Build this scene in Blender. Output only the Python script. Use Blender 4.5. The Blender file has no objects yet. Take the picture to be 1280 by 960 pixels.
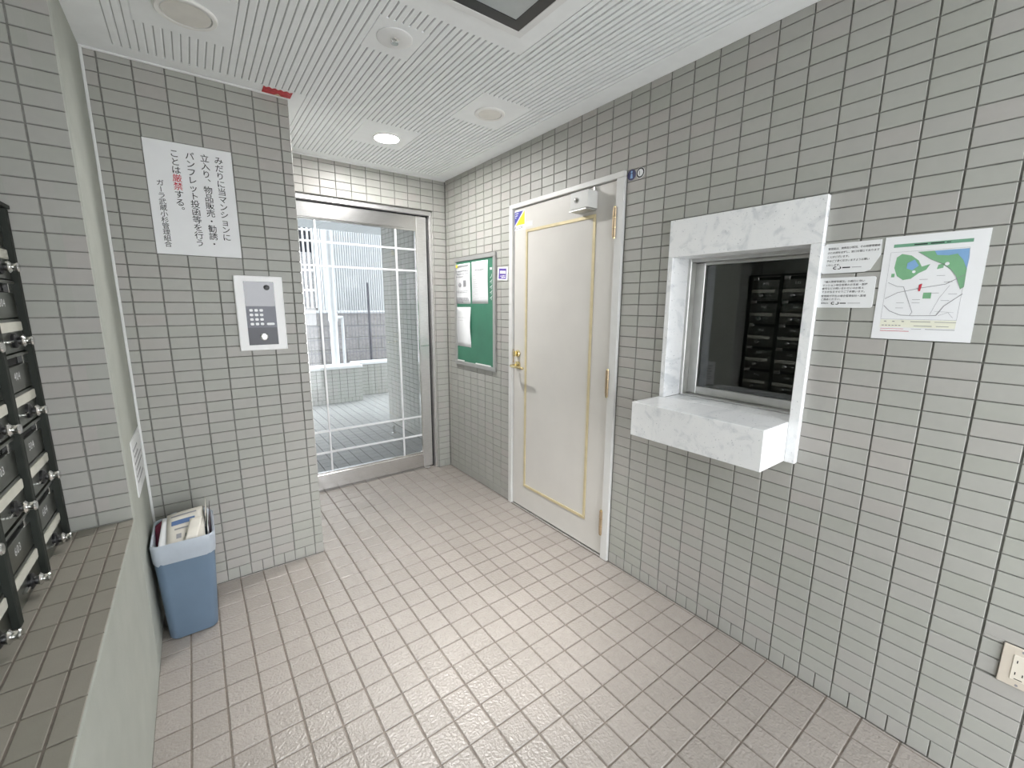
import bpy, bmesh, math, random
from mathutils import Vector, Matrix
random.seed(7)
SC = bpy.context.scene
COL = SC.collection

# ------------------------------------------------------------------ camera
CAM = Vector((-1.6537, -0.5614, 1.3403)); YAW, PITCH, ROLL, FPX = 0.6375, 0.1810, 0.0050, 535.06
_f = Vector((math.sin(YAW)*math.cos(PITCH), math.cos(YAW)*math.cos(PITCH), -math.sin(PITCH)))
_r = Vector((math.cos(YAW), -math.sin(YAW), 0)); _u = _r.cross(_f)
_r, _u = math.cos(ROLL)*_r + math.sin(ROLL)*_u, -math.sin(ROLL)*_r + math.cos(ROLL)*_u
cd = bpy.data.cameras.new('camera'); cam = bpy.data.objects.new('camera', cd); COL.objects.link(cam)
cd.sensor_width = 36.0; cd.lens = FPX*36.0/1280.0; cd.clip_start = 0.01; cd.clip_end = 200
mw = Matrix((( _r.x, _u.x, -_f.x, CAM.x), (_r.y, _u.y, -_f.y, CAM.y), (_r.z, _u.z, -_f.z, CAM.z), (0, 0, 0, 1)))
cam.matrix_world = mw
SC.camera = cam
def px(p):
    d = Vector(p) - CAM; z = d.dot(_f)
    if z < 0.05: return None
    return (640 + FPX*d.dot(_r)/z, 480 - FPX*d.dot(_u)/z)

# ------------------------------------------------------------------ world, lights, exposure
W = bpy.data.worlds.new('world'); SC.world = W; W.use_nodes = True
bg = W.node_tree.nodes['Background']
bg.inputs[0].default_value = (0.95, 0.975, 1.0, 1); bg.inputs[1].default_value = 5.5
SC.view_settings.view_transform = 'Standard'
try: SC.view_settings.look = 'None'
except Exception: pass
SC.view_settings.exposure = 0.50; SC.view_settings.gamma = 1.0; SC.view_settings.use_curve_mapping = False
SC.cycles.max_bounces = 10; SC.cycles.diffuse_bounces = 6; SC.cycles.transparent_max_bounces = 16
SC.cycles.sample_clamp_indirect = 6.0
LAMP_ON = 430.0       # emission of the lit downlight disc
BEAM_W = 185.0        # assumed beam added under the unlit square fixture to brighten the floor (watts, spot)
def portal(name, loc, rot, sx, sy):
    l = bpy.data.lights.new(name, 'AREA'); l.shape = 'RECTANGLE'; l.size = sx; l.size_y = sy; l.cycles.is_portal = True
    o = bpy.data.objects.new(name, l); COL.objects.link(o); o.location = loc; o.rotation_euler = rot
portal('added_entrance_portal', (-0.74, -1.66, 1.075), (-math.pi/2, 0, 0), 1.42, 2.15)  # sky portal at the added, unseen entrance opening
portal('porch_daylight', (-0.635, 2.66, 1.0), (math.pi/2, 0, 0), 1.0, 2.0)

# ------------------------------------------------------------------ constants
XP, YP, X1, YB, ZC = -1.885, 1.791, -1.198, 2.545, 2.267
PZ, ZB = 0.0495, 0.0601
YEND = -1.6           # unseen end behind the camera, with an invented entrance for daylight
YJ, ZL, XM = 1.325, 0.606, -2.045
OFF = {}

def lin(c):
    r = []
    for v in c:
        v /= 255.0
        r.append(v/12.92 if v <= 0.04045 else ((v+0.055)/1.055)**2.4)
    return tuple(r)+(1,)

# ------------------------------------------------------------------ materials
def newmat(name):
    m = bpy.data.materials.new(name); m.use_nodes = True
    return m, m.node_tree.nodes, m.node_tree.links, m.node_tree.nodes['Principled BSDF']
def mat(name, col, rough=0.5, metal=0.0, var=0.06, scale=18.0, bump=0.0, bscale=120.0, spec=0.5, emit=None, trans=0, stretch=None, coat=0):
    """plain procedural material: base colour broken up by noise, optional fine bump"""
    m, N, L, P = newmat(name)
    c = lin(col) if max(col) > 1.5 else tuple(col)+(1,)
    tc = N.new('ShaderNodeTexCoord'); src = tc.outputs['Object']
    if stretch:
        mp = N.new('ShaderNodeMapping'); mp.inputs['Scale'].default_value = stretch; L.new(src, mp.inputs['Vector']); src = mp.outputs[0]
    nz = N.new('ShaderNodeTexNoise'); nz.inputs['Scale'].default_value = scale; nz.inputs['Detail'].default_value = 4
    L.new(src, nz.inputs['Vector'])
    rp = N.new('ShaderNodeValToRGB'); rp.color_ramp.elements[0].position = 0.3; rp.color_ramp.elements[1].position = 0.7
    rp.color_ramp.elements[0].color = tuple(x*(1-var) for x in c[:3])+(1,); rp.color_ramp.elements[1].color = tuple(min(1, x*(1+var)) for x in c[:3])+(1,)
    L.new(nz.outputs['Fac'], rp.inputs[0]); L.new(rp.outputs[0], P.inputs['Base Color'])
    P.inputs['Roughness'].default_value = rough; P.inputs['Metallic'].default_value = metal
    P.inputs['Specular IOR Level'].default_value = spec
    if coat: P.inputs['Coat Weight'].default_value = coat
    if trans: P.inputs['Transmission Weight'].default_value = trans
    if bump:
        b = N.new('ShaderNodeTexNoise'); b.inputs['Scale'].default_value = bscale; b.inputs['Detail'].default_value = 2; L.new(src, b.inputs['Vector'])
        bn = N.new('ShaderNodeBump'); bn.inputs['Strength'].default_value = bump; bn.inputs['Distance'].default_value = 0.002
        L.new(b.outputs['Fac'], bn.inputs['Height']); L.new(bn.outputs[0], P.inputs['Normal'])
    if emit:
        P.inputs['Emission Color'].default_value = emit[0]+(1,); P.inputs['Emission Strength'].default_value = emit[1]
    return m
def mat_tile(name, axes, pu, ou, pv, ov, cols, rough, bump=0.1, bscale=300, spec=0.5, mottled=0.05, dist=0.001):
    """glazed tile: colour picked per tile cell from its position on the wall"""
    m, N, L, P = newmat(name)
    g = N.new('ShaderNodeNewGeometry'); sp = N.new('ShaderNodeSeparateXYZ'); L.new(g.outputs['Position'], sp.inputs[0])
    def cell(ax, pitch, off):
        a = N.new('ShaderNodeMath'); a.operation = 'SUBTRACT'; L.new(sp.outputs[ax], a.inputs[0]); a.inputs[1].default_value = off
        d = N.new('ShaderNodeMath'); d.operation = 'DIVIDE'; L.new(a.outputs[0], d.inputs[0]); d.inputs[1].default_value = pitch
        f = N.new('ShaderNodeMath'); f.operation = 'FLOOR'; L.new(d.outputs[0], f.inputs[0]); return f
    def wn(mu, mv):
        cb = N.new('ShaderNodeCombineXYZ'); L.new(cell(axes[0], pu*mu, ou).outputs[0], cb.inputs[0]); L.new(cell(axes[1], pv*mv, ov).outputs[0], cb.inputs[1])
        w = N.new('ShaderNodeTexWhiteNoise'); w.noise_dimensions = '2D'; L.new(cb.outputs[0], w.inputs['Vector']); return w
    a, b = wn(1, 1), wn(3, 6)
    mx = N.new('ShaderNodeMix'); mx.inputs[0].default_value = 0.4; L.new(a.outputs['Value'], mx.inputs[2]); L.new(b.outputs['Value'], mx.inputs[3])
    rp = N.new('ShaderNodeValToRGB'); e = rp.color_ramp.elements
    e[0].position = 0.15; e[0].color = cols[0]+(1,); e[1].position = 0.85; e[1].color = cols[-1]+(1,)
    for i, c in enumerate(cols[1:-1]):
        n = e.new(0.15+0.7*(i+1)/(len(cols)-1)); n.color = c+(1,)
    L.new(mx.outputs[0], rp.inputs[0])
    nz = N.new('ShaderNodeTexNoise'); nz.inputs['Scale'].default_value = 40; nz.inputs['Detail'].default_value = 5; L.new(g.outputs['Position'], nz.inputs['Vector'])
    mr = N.new('ShaderNodeMapRange'); mr.inputs[3].default_value = 1-mottled; mr.inputs[4].default_value = 1+mottled; L.new(nz.outputs['Fac'], mr.inputs[0])
    mul = N.new('ShaderNodeVectorMath'); mul.operation = 'SCALE'; L.new(rp.outputs[0], mul.inputs[0]); L.new(mr.outputs[0], mul.inputs['Scale'])
    L.new(mul.outputs[0], P.inputs['Base Color'])
    P.inputs['Roughness'].default_value = rough; P.inputs['Specular IOR Level'].default_value = spec
    bz = N.new('ShaderNodeTexNoise'); bz.inputs['Scale'].default_value = bscale; bz.inputs['Detail'].default_value = 1.5; L.new(g.outputs['Position'], bz.inputs['Vector'])
    bn = N.new('ShaderNodeBump'); bn.inputs['Strength'].default_value = bump; bn.inputs['Distance'].default_value = dist
    L.new(bz.outputs['Fac'], bn.inputs['Height']); L.new(bn.outputs[0], P.inputs['Normal'])
    return m
def mat_glass(name, tint=(1, 1, 1), ior=1.5, rough=0.0):
    m, N, L, P = newmat(name); out = N['Material Output']; N.remove(P)
    t = N.new('ShaderNodeBsdfTransparent'); t.inputs[0].default_value = tint+(1,)
    g = N.new('ShaderNodeBsdfGlossy'); g.inputs['Roughness'].default_value = rough
    f = N.new('ShaderNodeFresnel'); f.inputs[0].default_value = ior
    nz = N.new('ShaderNodeTexNoise'); nz.inputs['Scale'].default_value = 3; mr = N.new('ShaderNodeMapRange'); mr.inputs[3].default_value = 0.97; mr.inputs[4].default_value = 1.0
    L.new(nz.outputs['Fac'], mr.inputs[0]); cb = N.new('ShaderNodeCombineColor')
    for i in range(3): L.new(mr.outputs[0], cb.inputs[i])
    L.new(cb.outputs[0], g.inputs[0])
    mx = N.new('ShaderNodeMixShader'); L.new(f.outputs[0], mx.inputs[0]); L.new(t.outputs[0], mx.inputs[1]); L.new(g.outputs[0], mx.inputs[2]); L.new(mx.outputs[0], out.inputs[0])
    return m
def mat_marble(name):
    m, N, L, P = newmat(name)
    tc = N.new('ShaderNodeTexCoord')
    n1 = N.new('ShaderNodeTexNoise'); n1.inputs['Scale'].default_value = 6; n1.inputs['Detail'].default_value = 8; n1.inputs['Distortion'].default_value = 1.2
    mp = N.new('ShaderNodeMapping'); mp.inputs['Rotation'].default_value = (0.5, 0.3, 0.8); mp.inputs['Scale'].default_value = (1, 2.5, 2.5)
    L.new(tc.outputs['Object'], mp.inputs[0]); L.new(mp.outputs[0], n1.inputs['Vector'])
    rp = N.new('ShaderNodeValToRGB'); e = rp.color_ramp.elements
    e[0].position = 0.30; e[0].color = (0.68, 0.70, 0.72, 1); e[1].position = 0.46; e[1].color = (0.84, 0.85, 0.86, 1); n = e.new(0.75); n.color = (0.87, 0.875, 0.88, 1)
    L.new(n1.outputs['Fac'], rp.inputs[0])
    n2 = N.new('ShaderNodeTexNoise'); n2.inputs['Scale'].default_value = 55; n2.inputs['Detail'].default_value = 3; L.new(mp.outputs[0], n2.inputs['Vector'])
    r2 = N.new('ShaderNodeValToRGB'); r2.color_ramp.elements[0].position = 0.27; r2.color_ramp.elements[0].color = (0.7, 0.71, 0.73, 1); r2.color_ramp.elements[1].position = 0.36; r2.color_ramp.elements[1].color = (1, 1, 1, 1)
    L.new(n2.outputs['Fac'], r2.inputs[0])
    mx = N.new('ShaderNodeMix'); mx.data_type = 'RGBA'; mx.blend_type = 'MULTIPLY'; mx.inputs[0].default_value = 1
    L.new(rp.outputs[0], mx.inputs[6]); L.new(r2.outputs[0], mx.inputs[7]); L.new(mx.outputs[2], P.inputs['Base Color'])
    P.inputs['Roughness'].default_value = 0.25
    return m

TC = [(0.375, 0.380, 0.347), (0.388, 0.390, 0.362), (0.395, 0.390, 0.368), (0.405, 0.388, 0.368)]
FC = [(0.300, 0.271, 0.246), (0.318, 0.288, 0.262), (0.334, 0.302, 0.276)]
M = {}
M['tile_x'] = mat_tile('wall_tile_along_depth', (1, 2), 0.1, 0, PZ, ZB, TC, 0.48, 0.12)
M['tile_y'] = mat_tile('wall_tile_along_width', (0, 2), 0.1, -1.9413, PZ, ZB, TC, 0.42, 0.12)
M['tile_floor'] = mat_tile('textured_floor_tile', (0, 1), 0.099, -0.009, 0.0987, 0.005, FC, 0.34, 1.0, 110, 1.0, 0.12, 0.0035)
M['tile_ledge'] = mat_tile('ledge_tile', (0, 1), 0.0495, -1.928, 0.0985, 1.07, [(0.275, 0.26, 0.22), (0.30, 0.28, 0.24), (0.32, 0.295, 0.255)], 0.5, 0.2, 300)
M['tile_porch'] = mat_tile('porch_floor_tile', (0, 1), 0.1, 0, 0.1, 0.0, [(0.37, 0.37, 0.365), (0.40, 0.40, 0.395)], 0.35, 0.3, 210)
M['grout'] = mat('wall_grout', (0.20, 0.20, 0.185), 0.9, var=0.2, scale=60)
M['grout_dark'] = mat('dark_outdoor_grout', (0.085, 0.085, 0.085), 0.9, var=0.2, scale=60)
M['grout_floor'] = mat('floor_grout', (0.20, 0.17, 0.145), 0.5, var=0.2, scale=60)
M['plaster'] = mat('painted_plaster', (0.39, 0.405, 0.365), 0.75, var=0.05, scale=9, bump=0.25, bscale=160)
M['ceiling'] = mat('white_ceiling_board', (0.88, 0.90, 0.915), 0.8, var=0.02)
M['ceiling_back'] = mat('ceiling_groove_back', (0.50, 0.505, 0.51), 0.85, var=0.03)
M['white_trim'] = mat('white_trim_paint', (0.78, 0.785, 0.79), 0.5, var=0.02)
M['marble'] = mat_marble('white_marble')
M['door_paint'] = mat('cream_door_paint', (0.62, 0.60, 0.57), 0.42, var=0.025, scale=5, bump=0.05, bscale=90)
M['intercom_white'] = mat('intercom_white_plastic', (0.90, 0.90, 0.91), 0.35, var=0.01)
M['news_blue'] = mat('newspaper_blue_ink', (0.10, 0.17, 0.34), 0.6, var=0.1)
M['frame_paint'] = mat('pale_frame_paint', (0.66, 0.66, 0.65), 0.4, var=0.03)
M['gold'] = mat('gold_strip', (0.66, 0.57, 0.36), 0.35, metal=0.25, var=0.08)
M['brass'] = mat('polished_brass', (0.78, 0.66, 0.36), 0.22, metal=1.0, var=0.08)
M['hinge'] = mat('bronze_hinge', (0.52, 0.40, 0.27), 0.35, metal=0.9, var=0.15)
M['steel'] = mat('brushed_steel', (0.74, 0.73, 0.725), 0.32, metal=0.9, var=0.08, scale=30, stretch=(1, 1, 12))
M['steel_h'] = mat('brushed_steel_rail', (0.68, 0.67, 0.665), 0.20, metal=0.95, var=0.08, scale=30, stretch=(1, 1, 12))
M['chrome'] = mat('chrome', (0.75, 0.75, 0.74), 0.12, metal=1.0, var=0.04)
M['alu_dull'] = mat('dull_aluminium', (0.40, 0.40, 0.39), 0.45, metal=0.5, var=0.06)
M['alu'] = mat('anodised_aluminium', (0.60, 0.60, 0.585), 0.38, metal=0.85, var=0.06)
M['mail_steel'] = mat('mailbox_steel', (0.21, 0.22, 0.20), 0.30, metal=0.95, var=0.12, scale=14)
M['mail_post'] = mat('mailbox_post_paint', (0.022, 0.026, 0.022), 0.65, var=0.15, spec=0.3)
M['black'] = mat('black_plastic', (0.012, 0.012, 0.014), 0.35, var=0.1)
M['slot'] = mat('slot_black', (0.006, 0.006, 0.006), 0.8, var=0.1)
M['label'] = mat('label_card', (0.62, 0.61, 0.54), 0.5, var=0.05)
M['paper'] = mat('white_paper', (0.82, 0.83, 0.85), 0.6, var=0.015)
M['acrylic'] = mat('white_acrylic_plate', (0.80, 0.81, 0.82), 0.3, var=0.02)
M['ink'] = mat('black_ink', (0.02, 0.02, 0.025), 0.6, var=0.1)
M['ink_grey'] = mat('grey_ink', (0.28, 0.28, 0.30), 0.6, var=0.1)
M['ink_red'] = mat('red_ink', (0.55, 0.03, 0.06), 0.6, var=0.1)
M['ink_green'] = mat('map_green_ink', (0.20, 0.43, 0.24), 0.6, var=0.08)
M['ink_green_bar'] = mat('bar_green_ink', (0.16, 0.36, 0.24), 0.6, var=0.08)
M['ink_blue'] = mat('map_blue_ink', (0.22, 0.40, 0.66), 0.6, var=0.08)
M['ink_cream'] = mat('cream_ink', (0.80, 0.80, 0.68), 0.6, var=0.03)
M['navy'] = mat('navy_print', (0.035, 0.035, 0.12), 0.4, var=0.15)
M['blue_print'] = mat('blue_print', (0.06, 0.06, 0.36), 0.4, var=0.05)
M['yellow_print'] = mat('yellow_print', (0.85, 0.72, 0.02), 0.4, var=0.03)
M['purple'] = mat('purple_print', (0.12, 0.07, 0.36), 0.4, var=0.1)
M['green_board'] = mat('green_board_felt', (0.035, 0.175, 0.105), 0.45, var=0.12, scale=5)
M['bin'] = mat('blue_grey_plastic', (0.13, 0.19, 0.27), 0.42, var=0.06, scale=8)
M['liner'] = mat('white_plastic_film', (0.56, 0.62, 0.70), 0.3, var=0.05, bump=0.4, bscale=30, trans=0.25)
M['news'] = mat('newsprint', (0.66, 0.63, 0.57), 0.7, var=0.06)
M['news_dark'] = mat('dark_leaflet', (0.06, 0.04, 0.05), 0.5, var=0.3)
M['news_red'] = mat('dark_red_leaflet', (0.16, 0.02, 0.05), 0.5, var=0.2)
M['outlet'] = mat('beige_socket_plastic', (0.62, 0.56, 0.48), 0.4, var=0.03)
M['outlet_in'] = mat('cream_socket_plastic', (0.74, 0.69, 0.60), 0.35, var=0.03)
M['red_tape'] = mat('red_tape', (0.55, 0.04, 0.05), 0.5, var=0.25, scale=60)
M['beige_bit'] = mat('beige_scrap', (0.62, 0.52, 0.36), 0.6, var=0.1)
M['lamp_white'] = mat('lamp_trim_white', (0.84, 0.835, 0.82), 0.35, var=0.02)
M['lamp_cream'] = mat('lamp_reflector_cream', (0.76, 0.74, 0.70), 0.35, var=0.04)
M['lamp_on'] = mat('lit_lamp_diffuser', (1, 1, 1), 0.5, var=0.0, emit=((1.0, 0.985, 0.96), LAMP_ON))
M['panel_grey'] = mat('frosted_panel', (0.42, 0.45, 0.455), 0.25, var=0.04)
M['glass'] = mat_glass('door_glass', (0.87, 0.895, 0.90))
M['glass_dark'] = mat_glass('window_glass', (0.80, 0.83, 0.84), 1.62)
M['dark_room'] = mat('unlit_room_dark', (0.018, 0.019, 0.02), 0.8, var=0.1)  # gloom of the unlit office put into the wall colour
M['screen'] = mat('glossy_screen', (0.10, 0.10, 0.12), 0.05, var=0.03, spec=0.7)
M['keypanel'] = mat('slate_panel', (0.10, 0.105, 0.14), 0.3, var=0.05)
M['keypanel_dark'] = mat('dark_slate_panel', (0.025, 0.025, 0.04), 0.3, var=0.05)
M['key'] = mat('white_keys', (0.85, 0.86, 0.88), 0.3, var=0.02)
M['coping'] = mat('white_coping', (0.70, 0.71, 0.72), 0.5, var=0.03)
M['block'] = mat('concrete_block', (0.34, 0.32, 0.32), 0.9, var=0.15, scale=30)
M['siding'] = mat('pale_siding', (0.45, 0.46, 0.47), 0.5, var=0.03)
M['dark_win'] = mat('dark_window', (0.05, 0.05, 0.065), 0.25, var=0.2)
M['white_metal'] = mat('white_painted_metal', (0.74, 0.75, 0.77), 0.4, var=0.03)
M['wire'] = mat('grey_fence_wire', (0.22, 0.22, 0.25), 0.5, metal=0.3, var=0.1)
M['dark_pole'] = mat('dark_pole_paint', (0.07, 0.07, 0.09), 0.5, var=0.1)
M['soffit'] = mat('porch_soffit_board', (0.62, 0.64, 0.66), 0.8, var=0.03)
M['asphalt'] = mat('ground_concrete', (0.55, 0.55, 0.54), 0.9, var=0.12, scale=4)

# ------------------------------------------------------------------ object helpers
def off(p):
    return OFF.get(p.name, Vector((0, 0, 0))) if p else Vector((0, 0, 0))
def tag(o, label=None, cat=None, group=None, kind=None):
    if label: o['label'] = label
    if cat: o['category'] = cat
    if group: o['group'] = group
    if kind: o['kind'] = kind
    return o
def thing(name, label, cat, loc, group=None, kind=None):
    o = bpy.data.objects.new(name, None); o.empty_display_size = 0.05; COL.objects.link(o); o.location = loc; OFF[o.name] = Vector(loc)
    return tag(o, label, cat, group, kind)
PRINT = {'lettering', 'red_lettering', 'printed_text', 'printed_picture', 'map_white_spots', 'map_green', 'map_blue', 'map_roads', 'map_place_names', 'contact_text', 'title_text', 'red_print', 'map_border', 'small_print', 'white_mark', 'faint_print', 'white_band', 'symbol', 'number'}
class MB:
    """collects primitives (world coordinates), builds one mesh object"""
    def __init__(s): s.v, s.f, s.m = [], [], []
    def add(s, vs, fs, mi=0):
        n = len(s.v); s.v += [Vector(v) for v in vs]; s.f += [tuple(i+n for i in f) for f in fs]; s.m += [mi]*len(fs); return s
    def box(s, x0, x1, y0, y1, z0, z1):
        x0, x1 = sorted((x0, x1)); y0, y1 = sorted((y0, y1)); z0, z1 = sorted((z0, z1))
        return s.add([(x0,y0,z0),(x1,y0,z0),(x1,y1,z0),(x0,y1,z0),(x0,y0,z1),(x1,y0,z1),(x1,y1,z1),(x0,y1,z1)],
                     [(0,3,2,1),(4,5,6,7),(0,1,5,4),(1,2,6,5),(2,3,7,6),(3,0,4,7)])
    def cyl(s, p0, p1, r0, r1=None, seg=16, caps=True):
        return s.lathe(p0, p1, [(r0, 0), (r0 if r1 is None else r1, 1)], seg, caps, rel=True)
    def lathe(s, p0, p1, prof, seg=20, caps=True, rel=False):
        """revolve (radius, height) pairs about the axis p0->p1"""
        p0, p1 = Vector(p0), Vector(p1); ax = p1-p0; ln = ax.length; ax.normalize()
        a = ax.orthogonal().normalized(); b = ax.cross(a); n0 = len(s.v); fs = []; vs = []
        for (r, h) in prof:
            c = p0+ax*(h*ln if rel else h)
            for i in range(seg):
                t = 2*math.pi*i/seg; vs.append(c+(a*math.cos(t)+b*math.sin(t))*r)
        for k in range(len(prof)-1):
            for i in range(seg):
                j = (i+1) % seg; fs.append((k*seg+i, k*seg+j, (k+1)*seg+j, (k+1)*seg+i))
        if caps:
            fs.append(tuple(reversed(range(seg)))); fs.append(tuple((len(prof)-1)*seg+i for i in range(seg)))
        return s.add(vs, fs)
    def tube(s, pts, r, seg=8):
        pts = [Vector(p) for p in pts]; n0 = 0; vs = []; fs = []; prev = None
        for k, p in enumerate(pts):
            d = (pts[min(k+1, len(pts)-1)]-pts[max(k-1, 0)]).normalized()
            a = d.orthogonal().normalized() if prev is None else (prev-d*prev.dot(d)).normalized(); prev = a; b = d.cross(a)
            for i in range(seg):
                t = 2*math.pi*i/seg; vs.append(p+(a*math.cos(t)+b*math.sin(t))*r)
        for k in range(len(pts)-1):
            for i in range(seg):
                j = (i+1) % seg; fs.append((k*seg+i, k*seg+j, (k+1)*seg+j, (k+1)*seg+i))
        fs.append(tuple(reversed(range(seg)))); fs.append(tuple((len(pts)-1)*seg+i for i in range(seg)))
        return s.add(vs, fs)
    def build(s, name, m, parent=None, bevel=0.0, smooth=False, seg=1):
        o_ = off(parent)
        me = bpy.data.meshes.new(name); me.from_pydata([tuple(v-o_) for v in s.v], [], s.f); me.update()
        if bevel or True:
            bm = bmesh.new(); bm.from_mesh(me)
            if bevel:
                bmesh.ops.bevel(bm, geom=[e for e in bm.edges if len(e.link_faces) == 2 and e.calc_face_angle(0) > 0.6], offset=bevel, segments=seg, affect='EDGES', clamp_overlap=True)
            bmesh.ops.recalc_face_normals(bm, faces=bm.faces[:]); bm.to_mesh(me); bm.free()
        if smooth:
            for p in me.polygons: p.use_smooth = True
            try: me.set_sharp_from_angle(angle=0.7)
            except Exception: pass
        for mm in (m if isinstance(m, (list, tuple)) else [m]): me.materials.append(M[mm])
        o = bpy.data.objects.new(name, me); COL.objects.link(o)
        if parent: o.parent = parent
        OFF[o.name] = o_.copy()
        if parent and name in PRINT: o['kind'] = 'stuff'
        return o
class Fr:
    """flat frame on a wall: u to the viewer's right, v up, n towards the room"""
    def __init__(s, o, u, v, n): s.o, s.u, s.v, s.n = Vector(o), Vector(u), Vector(v), Vector(n)
    def __call__(s, a, b, c=0.0): return s.o+s.u*a+s.v*b+s.n*c
    def box(s, mb, a0, a1, b0, b1, c0, c1):
        P = [s(a, b, c) for c in (c0, c1) for (a, b) in ((a0, b0), (a1, b0), (a1, b1), (a0, b1))]
        return mb.add(P, [(0,3,2,1),(4,5,6,7),(0,1,5,4),(1,2,6,5),(2,3,7,6),(3,0,4,7)])
    def prism(s, mb, pts, c0, c1):
        n = len(pts)
        return mb.add([s(a, b, c0) for a, b in pts]+[s(a, b, c1) for a, b in pts],
                      [tuple(reversed(range(n))), tuple(range(n, 2*n))]+[(i, (i+1) % n, n+(i+1) % n, n+i) for i in range(n)])
    def flat(s, mb, pts, c):
        return mb.add([s(a, b, c) for a, b in pts], [tuple(range(len(pts)))])
RW = Fr((0, 0, 0), (0, -1, 0), (0, 0, 1), (-1, 0, 0))        # right wall: u = -Y
PW = Fr((0, YP, 0), (1, 0, 0), (0, 0, 1), (0, -1, 0))        # pillar wall: u = X
LW = Fr((XP, 0, 0), (0, 1, 0), (0, 0, 1), (1, 0, 0))         # left plaster wall: u = Y
def rrect(a0, a1, b0, b1, r, n=4):
    P = []
    for (cx, cy, t0) in ((a1-r, b0+r, -90), (a1-r, b1-r, 0), (a0+r, b1-r, 90), (a0+r, b0+r, 180)):
        for i in range(n+1):
            t = math.radians(t0+90*i/n); P.append((cx+r*math.cos(t), cy+r*math.sin(t)))
    return P
def disc(cx, cy, r, n=20, ry=None):
    return [(cx+r*math.cos(2*math.pi*i/n), cy+(ry or r)*math.sin(2*math.pi*i/n)) for i in range(n)]

# text: glyph outlines of Blender's own font, turned into mesh in a wall frame
_gc = {}
def glyph(ch):
    if ch not in _gc:
        cu = bpy.data.curves.new('g', 'FONT'); cu.body = ch; cu.size = 1.0; cu.resolution_u = 2; cu.offset = 0.007 if ord(ch) > 0x2000 else 0.0; cu.align_x = 'LEFT'
        o = bpy.data.objects.new('g', cu); COL.objects.link(o)
        dg = bpy.context.evaluated_depsgraph_get(); dg.update(); ev = o.evaluated_get(dg)
        me = ev.to_mesh(); vs = [(v.co.x, v.co.y) for v in me.vertices]; fs = [tuple(p.vertices) for p in me.polygons]
        ev.to_mesh_clear(); bpy.data.objects.remove(o); bpy.data.curves.remove(cu)
        if vs:
            xs = [v[0] for v in vs]; ys = [v[1] for v in vs]; bb = (min(xs), max(xs), min(ys), max(ys))
        else: bb = (0, 0.3, 0, 0.7)
        _gc[ch] = (vs, fs, bb)
    return _gc[ch]
def put_glyph(mb, fr, ch, cx, cy, size, c, rot=False, stretch=1.0, dx=0, dy=0, fit=False):
    """one character centred on (cx, cy) in a cell of the given size"""
    vs, fs, bb = glyph(ch)
    if not vs: return
    mx, my = (bb[0]+bb[1])/2, (bb[2]+bb[3])/2
    if not fit and ord(ch) > 0x2000: mx, my = (0.5*1.0, 0.36)
    P = []
    for x, y in vs:
        x, y = (x-mx)*size*stretch, (y-my)*size
        if rot: x, y = y, -x
        P.append(fr(cx+x+dx, cy+y+dy, c))
    mb.add(P, fs)
def text_row(mb, fr, s, a0, b, size, c, adv=1.0, stretch=1.0):
    for i, ch in enumerate(s):
        if ch.strip(): put_glyph(mb, fr, ch, a0+(i+0.5)*size*adv, b, size, c, stretch=stretch)
def text_latin(mb, fr, s, a0, b, size, c, stretch=1.0):
    a = a0
    for ch in s:
        vs, fs, bb = glyph(ch)
        if ch != ' ': mb.add([fr(a+(x-bb[0])*size*stretch, b+y*size, c) for x, y in vs], fs)
        a += ((bb[1]-bb[0])+0.12)*size*stretch

for _c in sorted(set('みだりに当マンションに立入り、物品販売・勧誘・パンフレット投函等を行うことは厳禁する。ガーラ武蔵小杉管理組合'
    '管理員は、清掃及び巡回、その他管理業務のため席をはずし、窓口を閉じておりますことがございます。予めご了承くださいますようお願いいたします。'
    '「個人情報保護法」の施行に伴いマンション居住者様のお名前・部屋番号などの問い合わせにはお答えできかねますのでご了承願います。'
    '管理員が不在の場合管理会社へ直接ご連絡ください。ノイALSOK0123456789')): glyph(_c)
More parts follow.
